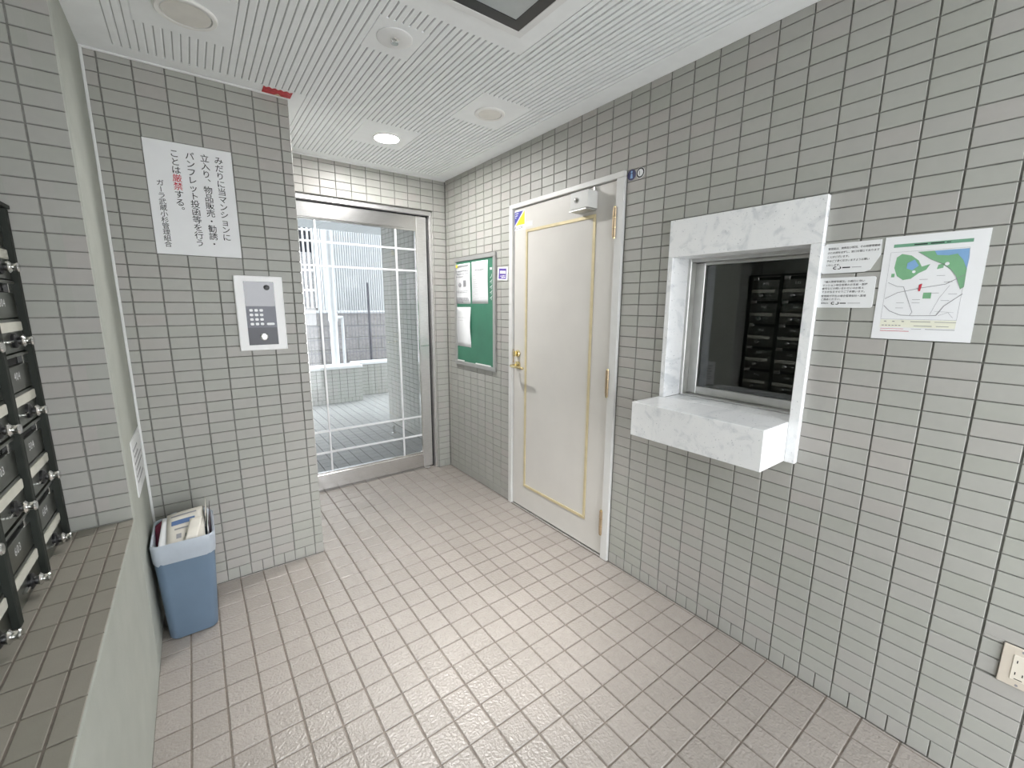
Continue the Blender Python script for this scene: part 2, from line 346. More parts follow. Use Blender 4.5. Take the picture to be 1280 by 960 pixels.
# ------------------------------------------------------------------ tiles
_tm = {}
def tile_mesh(w, h, t, b, m):
    key = (round(w, 4), round(h, 4), t, m)
    if key not in _tm:
        me = bpy.data.meshes.new('tile'); vs, fs = tile_geo(w, h, t, b); me.from_pydata(vs, [], fs); me.materials.append(M[m]); _tm[key] = me
    return _tm[key]
def tile_geo(w, h, t, b):
    vs = []
    for (z, i) in ((0, 0), (t-b, 0), (t, b)):
        vs += [(-w/2+i, -h/2+i, z), (w/2-i, -h/2+i, z), (w/2-i, h/2-i, z), (-w/2+i, h/2-i, z)]
    fs = [(8, 9, 10, 11)]
    for k in (0, 4):
        for i in range(4):
            j = (i+1) % 4; fs.append((k+i, k+j, k+4+j, k+4+i))
    return vs, fs
def lay_tiles(parent, fr, rects, m, t=0.004, b=0.0012, minpx=7.0, limit=300, name='tile', jit=0.0003, hidden=None):
    """rects (u0,u1,v0,v1) in frame fr; the largest in the picture become objects, the rest one stuff mesh"""
    sc = []
    for (a0, a1, b0, b1) in rects:
        cs = [px(fr(a, bb, 0)) for a, bb in ((a0, b0), (a1, b0), (a1, b1), (a0, b1))]; area = 0; big = 0
        if all(cs):
            cx = sum(c[0] for c in cs)/4; cy = sum(c[1] for c in cs)/4
            if -20 < cx < 1300 and -20 < cy < 980 and not (hidden and hidden((a0+a1)/2, (b0+b1)/2)):
                area = abs(sum(cs[i][0]*cs[(i+1) % 4][1]-cs[(i+1) % 4][0]*cs[i][1] for i in range(4)))/2
                big = max(math.dist(cs[0], cs[1]), math.dist(cs[1], cs[2]))
        sc.append((area if big >= minpx else 0, (a0, a1, b0, b1)))
    sc.sort(key=lambda x: -x[0])
    R = Matrix((fr.u, fr.v, fr.n)).transposed().to_4x4(); o_ = off(parent)
    rest = MB()
    for i, (area, (a0, a1, b0, b1)) in enumerate(sc):
        w, h = a1-a0, b1-b0
        if w < 0.004 or h < 0.004: continue
        j = random.uniform(-jit, jit)
        ang = (random.gauss(0, 0.0022), random.gauss(0, 0.0022))
        Rm = R @ Matrix.Rotation(ang[0], 4, 'X') @ Matrix.Rotation(ang[1], 4, 'Y')
        p = fr((a0+a1)/2, (b0+b1)/2, j)
        if area > 0 and i < limit:
            o = bpy.data.objects.new(name, tile_mesh(w, h, t, b, m)); COL.objects.link(o); o.parent = parent
            o.matrix_local = Matrix.Translation(p-o_) @ Rm
        else:
            vs, fs = tile_geo(w, h, t, b); rest.add([p+(Rm @ Vector(v)) for v in vs], fs)
    if rest.v: tag(rest.build('tiles', m, parent), kind='stuff')
def grid(u0, u1, v0, v1, uo, pu, vo, pv, gu, gv, holes=()):
    """tile rectangles of a grid (origin uo,vo, pitch pu,pv, joints gu,gv) clipped to u0..v1 and cut by rectangular holes"""
    out = []
    i0, i1 = math.floor((u0-uo)/pu+1e-6), math.ceil((u1-uo)/pu-1e-6)
    j0, j1 = math.floor((v0-vo)/pv+1e-6), math.ceil((v1-vo)/pv-1e-6)
    for i in range(i0, i1):
        for j in range(j0, j1):
            a0, a1 = max(u0, uo+i*pu+gu/2), min(u1, uo+(i+1)*pu-gu/2)
            b0, b1 = max(v0, vo+j*pv+gv/2), min(v1, vo+(j+1)*pv-gv/2)
            parts = [(a0, a1, b0, b1)]
            for (h0, h1, k0, k1) in holes:
                nx = []
                for (x0, x1, y0, y1) in parts:
                    if x1 <= h0 or x0 >= h1 or y1 <= k0 or y0 >= k1: nx.append((x0, x1, y0, y1)); continue
                    if y0 < k0: nx.append((x0, x1, y0, k0))
                    if y1 > k1: nx.append((x0, x1, k1, y1))
                    yy0, yy1 = max(y0, k0), min(y1, k1)
                    if x0 < h0: nx.append((x0, h0, yy0, yy1))
                    if x1 > h1: nx.append((h1, x1, yy0, yy1))
                parts = nx
            out += [p for p in parts if p[1]-p[0] > 0.006 and p[3]-p[2] > 0.006]
    return out
GU, GV = 0.0048, 0.0034
def wall_rects(u0, u1, uo, v0=0.0, v1=ZC, holes=()):
    r = grid(u0, u1, max(ZB, v0), v1, uo, 0.1, ZB, PZ, GU, GV, holes)
    if v0 < 0.01: r += grid(u0, u1, 0.002, ZB-GV/2, uo, 0.05, 0, ZB+0.05, GV, 0.0, holes)
    return r
def structure(name, label, cat='wall'):
    return name

# ================================================================== THE SETTING
T = 0.004   # tile thickness: wall planes above are the tile faces
# floor
mb = MB(); mb.box(-2.4, 0.12, YEND, 2.75, -0.1, -T)
floor = tag(mb.build('floor', 'grout_floor'), 'beige textured square floor tiles of the entrance hall', 'floor', kind='structure')
FL = Fr((0, 0, -T), (1, 0, 0), (0, 1, 0), (0, 0, 1))
rects = [r for r in grid(XP, 0, YEND, 2.70, -0.009, 0.099, 0.005, 0.0987, 0.005, 0.005, holes=[(XP-0.1, X1, YP, 3.0)])]
lay_tiles(floor, FL, rects, 'tile_floor', T, 0.0024, jit=0.0003)

# right wall, with the door and reception window openings
DY0, DY1, DZ1 = 0.806, 1.695, 1.946        # steel door frame outer
WY0, WY1, WZ0, WZ1 = -0.008, 0.547, 0.802, 1.688   # marble surround outer
mb = MB()
for (y0, y1, z0, z1) in ((YEND, WY0, 0, ZC+0.1), (WY0, WY1, 0, WZ0), (WY0, WY1, WZ1, ZC+0.1), (WY1, DY0, 0, ZC+0.1), (DY0, DY1, DZ1, ZC+0.1), (DY1, YB+0.25, 0, ZC+0.1)):
    mb.box(T, 0.2, y0, y1, z0-0.1 if z0 == 0 else z0, z1)
wr = tag(mb.build('wall_right', 'grout'), 'grey tiled wall with the cream door and the reception window', 'wall', kind='structure')
RWT = Fr((T, 0, 0), (0, -1, 0), (0, 0, 1), (-1, 0, 0))
holes = [(-DY1, -DY0, -1, DZ1), (-WY1, -WY0, WZ0, WZ1), (0.541, 0.612, 0.352, 0.468)]
def hid_r(u, v):
    y = -u
    return 1.86 < y < 2.39 and 0.9 < v < 1.68
lay_tiles(wr, RWT, wall_rects(-(YB-T), -YEND, 0, holes=holes), 'tile_x', T, hidden=hid_r)

# back wall round the glass door
OX0, OX1, OZ1 = -1.165, -0.104, 2.04
mb = MB()
mb.box(X1, OX0, YB+T, YB+0.2, -0.1, ZC+0.1); mb.box(OX0, OX1, YB+T, YB+0.2, OZ1, ZC+0.1); mb.box(OX1, T, YB+T, YB+0.2, -0.1, ZC+0.1)
wb = tag(mb.build('wall_back', 'grout'), 'narrow grey tiled wall around the glass entrance door', 'wall', kind='structure')
BW = Fr((0, YB+T, 0), (1, 0, 0), (0, 0, 1), (0, -1, 0))
lay_tiles(wb, BW, wall_rects(X1+T, -0.001, -0.0035, holes=[(OX0, OX1, -1, OZ1)]), 'tile_y', T)
# return of the tiles into the door recess (right side)
RB = Fr((OX1+0.0, YB, 0), (0, 1, 0), (0, 0, 1), (-1, 0, 0))
lay_tiles(wb, RB, grid(0.006, 0.05, ZB, OZ1, -0.05, 0.1, ZB, PZ, GU, GV)+[(0.006, 0.05, 0.002, ZB-0.004)], 'tile_y', T)

# pillar wall that carries the intercom
mb = MB(); mb.box(XP-0.1, X1-T, YP+T, YB+0.2, -0.1, ZC+0.1)
wc = tag(mb.build('wall_centre', 'grout'), 'projecting grey tiled wall with the notice sign and intercom', 'wall', kind='structure')
PWT = Fr((0, YP+T, 0), (1, 0, 0), (0, 0, 1), (0, -1, 0))
def hid_p(u, v): return (-1.74 < u < -1.44 and 1.55 < v < 1.99) or (-1.48 < u < -1.29 and 1.13 < v < 1.47)
lay_tiles(wc, PWT, wall_rects(XP+0.001, X1, -1.9413), 'tile_y', T, hidden=hid_p)
PS = Fr((X1-T, YP, 0), (0, 1, 0), (0, 0, 1), (1, 0, 0))
lay_tiles(wc, PS, wall_rects(0.006, YB-YP, 0.06), 'tile_x', T)

# left wall: plastered half wall, end strip up to the ceiling, tiled ledge and jamb of the mailbox alcove
mb = MB()
mb.box(-2.4, XP, YEND, YJ+T, -0.1, ZL-T)
mb.box(-2.4, XP, YJ+T, YP+0.05, -0.1, ZC+0.1)
wl = tag(mb.build('wall_left', 'plaster', bevel=0.004), 'pale plastered half wall and end strip beside the mailbox alcove', 'wall', kind='structure')
JW = Fr((0, YJ+T, 0), (1, 0, 0), (0, 0, 1), (0, -1, 0))
mb = MB(); mb.box(-2.30, XP-0.006, YJ+T-0.0015, YJ+T+0.001, ZL, ZC); wj = mb.build('grout_bed', 'grout', wl)
lay_tiles(wl, JW, grid(-2.08, XP-0.004, ZL+0.002, ZC, -1.977, 0.1, ZB, PZ, GU, GV), 'tile_y', T)
mb = MB(); mb.box(-2.30, XP-0.008, YEND, YJ, ZL-T-0.001, ZL-T+0.0015); mb.build('grout_bed', 'grout_floor', wl)
LF = Fr((0, 0, ZL-T), (1, 0, 0), (0, 1, 0), (0, 0, 1))
lay_tiles(wl, LF, grid(-2.15, XP-0.003, YEND, YJ-0.004, -1.928, 0.0495, 1.07, 0.0985, 0.0045, 0.0045), 'tile_ledge', T)
mb = MB(); mb.box(-2.4, -2.30, YEND, YJ+T, ZL-T, ZC+0.1)
tag(mb.build('wall_alcove', 'plaster'), 'plain wall behind the mailboxes', 'wall', kind='structure')

mb = MB(); mb.box(-2.4, -1.45, YEND-0.12, YEND, -0.1, ZC+0.1); mb.box(-0.03, 0.2, YEND-0.12, YEND, -0.1, ZC+0.1); mb.box(-1.45, -0.03, YEND-0.12, YEND, 2.15, ZC+0.1)  # unseen end wall added, its opening shaped to steer daylight
tag(mb.build('wall_front_added', 'plaster'), 'unseen wall behind the camera with an invented opening for daylight', 'wall', kind='structure')

# ceiling: flat border and panels, ribs between narrow grooves
GD = 0.0045
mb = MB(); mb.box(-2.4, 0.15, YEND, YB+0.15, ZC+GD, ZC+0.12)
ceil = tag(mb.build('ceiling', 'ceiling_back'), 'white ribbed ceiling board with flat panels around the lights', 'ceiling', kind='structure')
GX0, GX1, GP = -1.785, -0.110, 0.025
patches = [(-1.722, -1.428, 1.19, 1.487), (-1.072, -0.878, 0.97, 1.172), (-0.522, -0.242, 1.205, 1.510), (-0.825, -0.530, 1.80, 2.12), (-1.035, -0.553, 0.37, 0.875)]
patches = [(GX0+math.floor((a-GX0)/GP+0.5)*GP, GX0+math.floor((b-GX0)/GP+0.5)*GP, c_, d_) for (a, b, c_, d_) in patches]
def flat(x0, x1, y0, y1):
    MB().box(x0, x1, y0, y1, ZC, ZC+GD).build('flat_panel', 'ceiling', ceil)
YG0 = -1.4
flat(-2.3, GX0, YEND, YP); flat(GX1, 0, YEND, YB); flat(GX0, GX1, YEND, YG0)
flat(GX0, -1.135, 1.714, YP); flat(X1, -1.135, YP, YB); flat(-1.135, GX1, 2.457, YB)
for p in patches: flat(*p)
k = 0
while GX0+k*GP < GX1-0.001:
    a0 = GX0+k*GP; a1 = min(a0+GP, GX1); k += 1
    ye = 1.714 if a1 < -1.13 else 2.457
    segs = [(YG0, ye)]
    for (x0, x1, y0, y1) in patches:
        if a1-0.008 > x0 and a0+0.008 < x1:
            segs = [s for (s0, s1) in segs for s in ((s0, min(s1, y0)), (max(s0, y1), s1)) if s[1]-s[0] > 0.003]
    for (s0, s1) in segs:
        m_ = MB(); x0, x1 = a0+0.0035, a1-0.0
        m_.add([(x0, s0, ZC), (x1-0.005, s0, ZC), (x1-0.005, s1, ZC), (x0, s1, ZC), (x0, s0, ZC+GD), (x1, s0, ZC+GD), (x1, s1, ZC+GD), (x0, s1, ZC+GD)],
               [(0,3,2,1),(4,5,6,7),(0,1,5,4),(1,2,6,5),(2,3,7,6),(3,0,4,7)])
        m_.build('rib', 'ceiling', ceil)
# ceiling beads
def bead(name, label, *b):
    tag(MB().box(*b).build(name, 'white_trim', bevel=0.002), label, 'trim', kind='structure')
bead('trim_1', 'thin white ceiling bead above the intercom wall', XP, X1, YP-0.010, YP, ZC-0.007, ZC)
bead('trim_2', 'thin white ceiling bead above the glass door', X1, 0.0, YB-0.010, YB, ZC-0.007, ZC)
bead('trim_3', 'thin white vertical bead in the corner beside the plaster strip', XP, XP+0.009, YP-0.008, YP, 0.0, ZC-0.007)

# ------------------------------------------------------------------ steel door
d1 = tag(thing('door_1', None, None, (0, 1.25, 0)), 'cream steel door with gold outline and brass handle', 'door', kind='structure')
mb = MB()
RW.box(mb, -DY1, -DY0, DZ1-0.026, DZ1, -0.10, 0.012)
RW.box(mb, -DY1, -DY1+0.034, 0, DZ1-0.026, -0.10, 0.012); RW.box(mb, -DY0-0.045, -DY0, 0, DZ1-0.026, -0.10, 0.012)
mb.build('door_frame', 'frame_paint', d1, bevel=0.002)
mb = MB(); RW.box(mb, -1.659, -0.853, 0.010, 1.917, -0.045, -0.004); leaf = mb.build('door_leaf', 'door_paint', d1, bevel=0.0015)
mb = MB(); RW.box(mb, -1.661, -0.851, -0.002, 0.006, -0.10, 0.010); mb.build('threshold', 'steel_h', d1)
mb = MB(); RW.box(mb, -1.661, -0.851, 0.004, 1.92, -0.10, -0.050); mb.build('door_back', 'slot', d1)
for (a0, a1, b0, b1) in ((-1.541, -0.984, 1.770, 1.787), (-1.541, -0.984, 0.163, 0.180), (-1.541, -1.524, 0.180, 1.770), (-1.001, -0.984, 0.180, 1.770)):
    mb = MB(); RW.box(mb, a0, a1, b0, b1, -0.005, 0.001); mb.build('gold_strip', 'gold', d1, bevel=0.0015)
for z in (0.138, 0.893, 1.660):
    mb = MB(); mb.cyl(RW(-0.853, z, 0.012), RW(-0.853, z+0.133, 0.012), 0.009, seg=12); h = mb.build('hinge', 'hinge', d1, smooth=True)
    mb = MB(); RW.box(mb, -0.874, -0.853, z+0.01, z+0.123, -0.006, 0.0035); mb.build('hinge_plate', 'hinge', h)
    mb = MB()
    for zz in (z-0.006, z+0.133): mb.cyl(RW(-0.853, zz, 0.012), RW(-0.853, zz+0.006, 0.012), 0.006, seg=10)
    for zz in (z+0.043, z+0.088): mb.cyl(RW(-0.853, zz, 0.012), RW(-0.853, zz+0.002, 0.012), 0.0095, seg=10)
    mb.build('hinge_cap', 'brass', h)
mb = MB(); mb.lathe(RW(-1.612, 1.04, -0.004), RW(-1.612, 1.04, 1), [(0.022, 0), (0.022, 0.008), (0.018, 0.014), (0.008, 0.016)], 20); tt = mb.build('thumbturn', 'brass', d1, smooth=True)
mb = MB(); RW.box(mb, -1.617, -1.607, 1.023, 1.057, 0.012, 0.034); mb.build('turn_piece', 'brass', tt, bevel=0.003)
mb = MB(); mb.lathe(RW(-1.612, 0.965, -0.004), RW(-1.612, 0.965, 1), [(0.024, 0), (0.024, 0.010), (0.018, 0.016), (0.010, 0.018)], 20); hs = mb.build('handle_rose', 'brass', d1, smooth=True)
mb = MB(); mb.tube([RW(-1.612, 0.965, 0.0), RW(-1.612, 0.965, 0.05), RW(-1.606, 0.965, 0.058), RW(-1.595, 0.965, 0.06), RW(-1.50, 0.962, 0.06), RW(-1.485, 0.960, 0.055)], 0.0085, 10); mb.build('lever', 'brass', hs, smooth=True)
mb = MB(); RW.box(mb, -1.667, -1.656, 0.975, 1.065, -0.02, 0.001); mb.build('latch_plate', 'hinge', d1)
# sticker on the door
s = thing('security_sticker', 'blue and yellow security sticker in the upper corner of the cream door', 'sticker', RW(-1.605, 1.79, -0.004))
mb = MB(); RW.prism(mb, rrect(-1.660, -1.552, 1.792, 1.905, 0.006), -0.004, -0.0034); mb.build('backing', 'paper', s)
mb = MB(); RW.flat(mb, [(-1.655, 1.822), (-1.655, 1.900), (-1.572, 1.900)], -0.0031); mb.build('blue_triangle', 'blue_print', s)
mb = MB(); RW.flat(mb, [(-1.645, 1.822), (-1.557, 1.822), (-1.557, 1.900)], -0.0031); mb.build('yellow_triangle', 'yellow_print', s)
mb = MB(); text_latin(mb, RW, 'ALSOK', -1.655, 1.799, 0.026, -0.0031, 0.95); mb.build('lettering', 'ink', s)
mb = MB(); RW.flat(mb, [(-1.648, 1.888), (-1.618, 1.888), (-1.618, 1.892), (-1.648, 1.892)], -0.0029); RW.flat(mb, [(-1.648, 1.876), (-1.626, 1.876), (-1.626, 1.880), (-1.648, 1.880)], -0.0029); RW.flat(mb, [(-1.648, 1.864), (-1.641, 1.864), (-1.641, 1.871), (-1.648, 1.871)], -0.0029); mb.build('white_mark', 'paper', s)
s = thing('clear_sticker', 'small faded clear sticker beside the blue and yellow one', 'sticker', RW(-1.51, 1.80, -0.004))
mb = MB(); RW.prism(mb, rrect(-1.545, -1.480, 1.800, 1.834, 0.004), -0.004, -0.0036); mb.build('film', 'frame_paint', s)
mb = MB()
for i in range(4): RW.flat(mb, [(-1.540+i*0.014, 1.808), (-1.531+i*0.014, 1.808), (-1.531+i*0.014, 1.826), (-1.540+i*0.014, 1.826)], -0.0034)
mb.build('faint_print', 'white_trim', s)
# lock box
s = thing('lock_box', 'small grey metal box with a key cylinder on the cream door', 'lock box', RW(-1.04, 1.80, -0.004))
mb = MB(); RW.box(mb, -1.098, -0.978, 1.812, 1.893, -0.004, 0.066); mb.build('case', 'frame_paint', s, bevel=0.002)
mb = MB(); RW.box(mb, -1.100, -0.985, 1.803, 1.809, -0.004, 0.070); mb.build('base_plate', 'alu', s)
mb = MB(); mb.lathe(RW(-1.055, 1.853, 0.066), RW(-1.055, 1.853, 1), [(0.013, 0), (0.013, 0.004), (0.009, 0.006)], 18); kk = mb.build('key_cylinder', 'chrome', s, smooth=True)
mb = MB(); RW.box(mb, -1.058, -1.052, 1.846, 1.860, 0.0715, 0.0725); mb.build('key_slot', 'black', kk)
mb = MB(); RW.box(mb, -0.995, -0.987, 1.893, 1.912, 0.0, 0.012); mb.build('bracket', 'alu', s)

# ------------------------------------------------------------------ glass door
d2 = tag(thing('door_2', None, None, (-0.64, 2.60, 0)), 'stainless steel framed glass entrance door with thin grid bars', 'door', kind='structure')
DW = Fr((0, 2.605, 0), (1, 0, 0), (0, 0, 1), (0, -1, 0))
mb = MB(); DW.box(mb, OX0, OX1, 2.008, OZ1, -0.06, 0.035); DW.box(mb, OX0, OX0+0.028, 0, 2.008, -0.06, 0.035); DW.box(mb, OX1-0.022, OX1, 0, 2.008, -0.06, 0.035)
mb.build('door_frame', 'steel', d2, bevel=0.002)
mb = MB(); DW.box(mb, OX0+0.028, OX1-0.022, 2.004, 2.009, -0.05, 0.0); DW.box(mb, -0.136, OX1-0.021, 0, 2.008, -0.05, -0.01); mb.build('dark_gap_strip', 'black', d2)  # black strips put in the door gaps to darken them
for (a0, a1) in ((-1.130, -1.046), (-0.217, -0.138)):
    mb = MB(); DW.box(mb, a0, a1, 0.012, 2.002, -0.042, 0.0); mb.build('stile', 'steel', d2, bevel=0.003)
mb = MB(); DW.box(mb, -1.046, -0.217, 1.905, 2.002, -0.042, 0.0); mb.build('top_rail', 'steel_h', d2, bevel=0.003)
mb = MB(); DW.box(mb, -1.046, -0.217, 0.012, 0.128, -0.042, 0.0); mb.build('bottom_rail', 'steel_h', d2, bevel=0.003)
for (a0, a1, b0, b1) in ((-1.046, -1.038, 0.128, 1.905), (-0.225, -0.217, 0.128, 1.905), (-1.038, -0.225, 0.128, 0.140), (-1.038, -0.225, 1.893, 1.905)):
    mb = MB(); DW.box(mb, a0, a1, b0, b1, -0.03, -0.006); mb.build('glazing_bead', 'chrome', d2)
mb = MB(); DW.box(mb, -1.046, -0.217, 0.128, 1.905, -0.024, -0.018); mb.build('pane', 'glass', d2)
for z in (0.286, 0.444, 1.600, 1.757):
    mb = MB(); DW.box(mb, -1.038, -0.225, z-0.006, z+0.006, -0.018, -0.008); mb.build('grid_bar', 'white_metal', d2)
for x in (-0.937, -0.380):
    mb = MB(); DW.box(mb, x-0.006, x+0.006, 0.140, 1.893, -0.018, -0.007); mb.build('grid_bar', 'white_metal', d2)
mb = MB(); DW.box(mb, -0.213, -0.142, 1.02, 1.024, 0.0, 0.001); mb.build('lock_line', 'chrome', d2)
mb = MB(); mb.lathe((-0.19, 2.60, 0.0), (-0.19, 2.60, 1), [(0.028, 0), (0.028, 0.008), (0.02, 0.011)], 18); mb.build('floor_pivot', 'chrome', d2, smooth=True)

# ------------------------------------------------------------------ reception window
s = thing('marble_surround', 'white marble surround of the reception window', 'window surround', RW(-0.27, 0.80, 0))
mb = MB(); RW.box(mb, -WY1, -WY0, 1.541, WZ1, -0.10, 0.02); mb.build('head_slab', 'marble', s, bevel=0.0015)
mb = MB(); RW.box(mb, -WY1, -WY1+0.022, 0.947, 1.541, -0.10, 0.02); mb.build('side_slab', 'marble', s, bevel=0.0015)
mb = MB(); RW.box(mb, -0.025, -WY0, 0.802, 1.541, -0.10, 0.02); mb.build('side_slab', 'marble', s, bevel=0.0015)
s = thing('marble_counter', 'deep white marble shelf projecting below the reception window', 'shelf', RW(-0.28, 0.80, 0))
mb = MB(); RW.box(mb, -0.552, -0.0255, 0.802, 0.9465, -0.001, 0.20); mb.build('front_block', 'marble', s, bevel=0.002)
mb = MB(); RW.box(mb, -0.5245, -0.0255, 0.90, 0.9465, -0.21, -0.0012); mb.build('sill_slab', 'marble', s, bevel=0.001)
w1 = tag(thing('window_1', None, None, RW(-0.27, 0.947, -0.14)), 'sliding reception window with aluminium frame and dark glass', 'window', kind='structure')
mb = MB()
RW.box(mb, -0.545, -0.512, 0.947, 1.56, -0.20, -0.10); RW.box(mb, -0.05, -0.002, 0.947, 1.56, -0.20, -0.10)
RW.box(mb, -0.512, -0.05, 1.527, 1.56, -0.20, -0.10); RW.box(mb, -0.512, -0.05, 0.947, 0.953, -0.20, -0.10)
mb.build('window_frame', 'alu', w1, bevel=0.002)
mb = MB(); RW.box(mb, -0.513, -0.509, 0.953, 1.527, -0.12, -0.103); mb.build('track_lip', 'alu', w1)
mb = MB(); RW.box(mb, -0.512, -0.470, 0.954, 1.525, -0.165, -0.140); mb.build('sash_stile', 'alu', w1, bevel=0.002)
mb = MB(); RW.box(mb, -0.470, -0.05, 0.954, 0.988, -0.165, -0.140); mb.build('sash_rail', 'alu', w1, bevel=0.002)
mb = MB(); RW.box(mb, -0.470, -0.05, 1.515, 1.526, -0.165, -0.140); mb.build('sash_rail', 'alu', w1, bevel=0.001)
mb = MB(); RW.box(mb, -0.471, -0.05, 0.987, 1.516, -0.156, -0.152); mb.build('pane', 'glass_dark', w1)
# office behind the window, its unlit darkness put into near-black walls
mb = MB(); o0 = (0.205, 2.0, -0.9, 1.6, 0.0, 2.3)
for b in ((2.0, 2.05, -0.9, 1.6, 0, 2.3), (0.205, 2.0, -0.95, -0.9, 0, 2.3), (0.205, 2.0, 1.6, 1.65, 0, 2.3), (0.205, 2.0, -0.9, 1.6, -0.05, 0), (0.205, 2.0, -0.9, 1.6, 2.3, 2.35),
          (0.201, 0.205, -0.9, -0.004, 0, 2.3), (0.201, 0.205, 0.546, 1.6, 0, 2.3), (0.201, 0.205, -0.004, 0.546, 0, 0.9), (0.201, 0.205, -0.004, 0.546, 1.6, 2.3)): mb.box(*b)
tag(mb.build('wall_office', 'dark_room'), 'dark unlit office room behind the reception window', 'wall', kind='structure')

# ================================================================== THINGS ON THE RIGHT WALL
# notice board
BY0, BY1, BZ0, BZ1 = 1.845, 2.400, 0.889, 1.689
s = thing('notice_board', 'green notice board in an aluminium frame between glass door and cream door', 'notice board', RW(-2.12, BZ0, 0))
for (a0, a1, b0, b1) in ((-BY1, -BY0, BZ1-0.030, BZ1), (-BY1, -BY0, BZ0, BZ0+0.030), (-BY1, -BY1+0.028, BZ0+0.030, BZ1-0.030), (-BY0-0.028, -BY0, BZ0+0.030, BZ1-0.030)):
    mb = MB(); RW.box(mb, a0, a1, b0, b1, 0.0, 0.018); mb.build('frame_bar', 'alu_dull', s, bevel=0.003)
mb = MB(); RW.box(mb, -BY1+0.02, -BY0-0.02, BZ0+0.02, BZ1-0.02, 0.001, 0.008); mb.build('board', 'green_board', s)
mb = MB(); RW.flat(mb, [(-1.916, 1.577), (-1.892, 1.577), (-1.892, 1.592), (-1.916, 1.592)], 0.0085)
for i, ch in enumerate('ノイイイイ'): put_glyph(mb, RW, ch, -1.902, 1.535-i*0.036, 0.034, 0.0085)
mb.build('lettering', 'paper', s)
for (a0, a1) in ((-2.365, -2.27), (-2.10, -1.905)):
    mb = MB(); RW.box(mb, a0, a1, BZ0+0.030, BZ0+0.037, 0.008, 0.016); mb.build('ledge_strip', 'white_trim', s)
def sheet(name, label, a0, a1, b0, b1, curl=0.004, ph=0.0, group='sheets on the green board'):
    s = thing(name, label, 'paper', RW((a0+a1)/2, b0, 0.0085), group)
    mb = MB(); n = 8; P = []
    for j in range(n+1):
        t = j/n
        for a in (a0, a1):
            c = 0.0090+curl*(0.5-0.5*math.cos(2*math.pi*t+ph))*(0.5 if a == a0 else 1.0)
            P.append(RW(a+(0.002*math.sin(5*t)), b0+(b1-b0)*t, c))
    mb.add(P, [(2*j, 2*j+1, 2*j+3, 2*j+2) for j in range(n)]); o = mb.build('sheet', 'paper', s, smooth=True)
    o.modifiers.new('t', 'SOLIDIFY').thickness = 0.0004
    return s
def lines(mb, fr, a0, a1, b0, b1, n, c, fill=0.4, seed=1):
    r = random.Random(seed); p = (b1-b0)/n
    for i in range(n):
        b = b1-(i+0.5)*p; a = a0+r.choice((0, 0, 0.01))
        e = a0+(a1-a0)*r.choice((1, 1, 0.95, 0.6))
        while a < e-0.004:
            w = min(r.uniform(0.01, 0.035), e-a); fr.flat(mb, [(a, b-p*fill/2), (a+w, b-p*fill/2), (a+w, b+p*fill/2), (a, b+p*fill/2)], c); a += w+r.uniform(0.002, 0.006)
s = sheet('notice_sheet', 'notice with small photos and drawings, upper left on the green board', -2.382, -2.172, 1.352, 1.642, 0.003)
mb = MB(); lines(mb, RW, -2.37, -2.19, 1.54, 1.60, 3, 0.0140, 0.25, 3); lines(mb, RW, -2.37, -2.19, 1.43, 1.45, 2, 0.0140, 0.3, 4); RW.flat(mb, [(-2.372, 1.622), (-2.19, 1.622), (-2.19, 1.630), (-2.372, 1.630)], 0.0135)
lines(mb, RW, -2.37, -2.19, 1.36, 1.40, 4, 0.0140, 0.5, 8); mb.build('printed_text', 'ink_grey', s)
mb = MB(); RW.flat(mb, [(-2.265, 1.475), (-2.225, 1.475), (-2.225, 1.522), (-2.265, 1.522)], 0.0142); RW.flat(mb, disc(-2.315, 1.49, 0.022, 10, 0.017), 0.0142); mb.build('printed_picture', 'ink_grey', s)
mb = MB(); RW.flat(mb, [(-2.380, 1.615), (-2.350, 1.618), (-2.345, 1.638), (-2.380, 1.638)], 0.0136); mb.build('yellow_corner', 'yellow_print', s)
s = sheet('notice_sheet', 'typed notice sheet, upper right on the green board', -2.150, -1.940, 1.353, 1.645, 0.003)
mb = MB(); lines(mb, RW, -2.12, -1.96, 1.385, 1.57, 13, 0.0140, 0.10, 5); lines(mb, RW, -2.11, -1.98, 1.578, 1.592, 1, 0.0140, 0.35, 6); mb.build('printed_text', 'ink_grey', s)
s = sheet('notice_sheet', 'pale curling sheet, lower left on the green board', -2.380, -2.170, 1.033, 1.328, 0.010)
mb = MB(); lines(mb, RW, -2.34, -2.22, 1.22, 1.26, 2, 0.0195, 0.08, 7); mb.build('printed_text', 'ink_grey', s)
# purple sticker
s = thing('door_sign', 'small tilted purple and white square sign beside the notice board', 'sign', RW(-1.775, 1.50, 0))
c0 = (-1.775, 1.544); an = math.radians(-4)
def rt(a, b): return (c0[0]+a*math.cos(an)-b*math.sin(an), c0[1]+a*math.sin(an)+b*math.cos(an))
mb = MB(); RW.prism(mb, [rt(*p) for p in rrect(-0.056, 0.056, -0.042, 0.042, 0.006)], 0.0, 0.003); mb.build('plate', 'acrylic', s)
mb = MB(); RW.flat(mb, [rt(*p) for p in rrect(-0.044, 0.040, -0.033, 0.033, 0.003)], 0.0033); mb.build('purple_field', 'purple', s)
mb = MB(); RW.flat(mb, [rt(*p) for p in ((-0.030, 0.0), (0.034, 0.0), (0.034, 0.018), (-0.030, 0.018))], 0.0036); lines(mb, RW, -1.80, -1.745, 1.515, 1.535, 2, 0.0036, 0.5, 2); mb.build('white_band', 'acrylic', s)
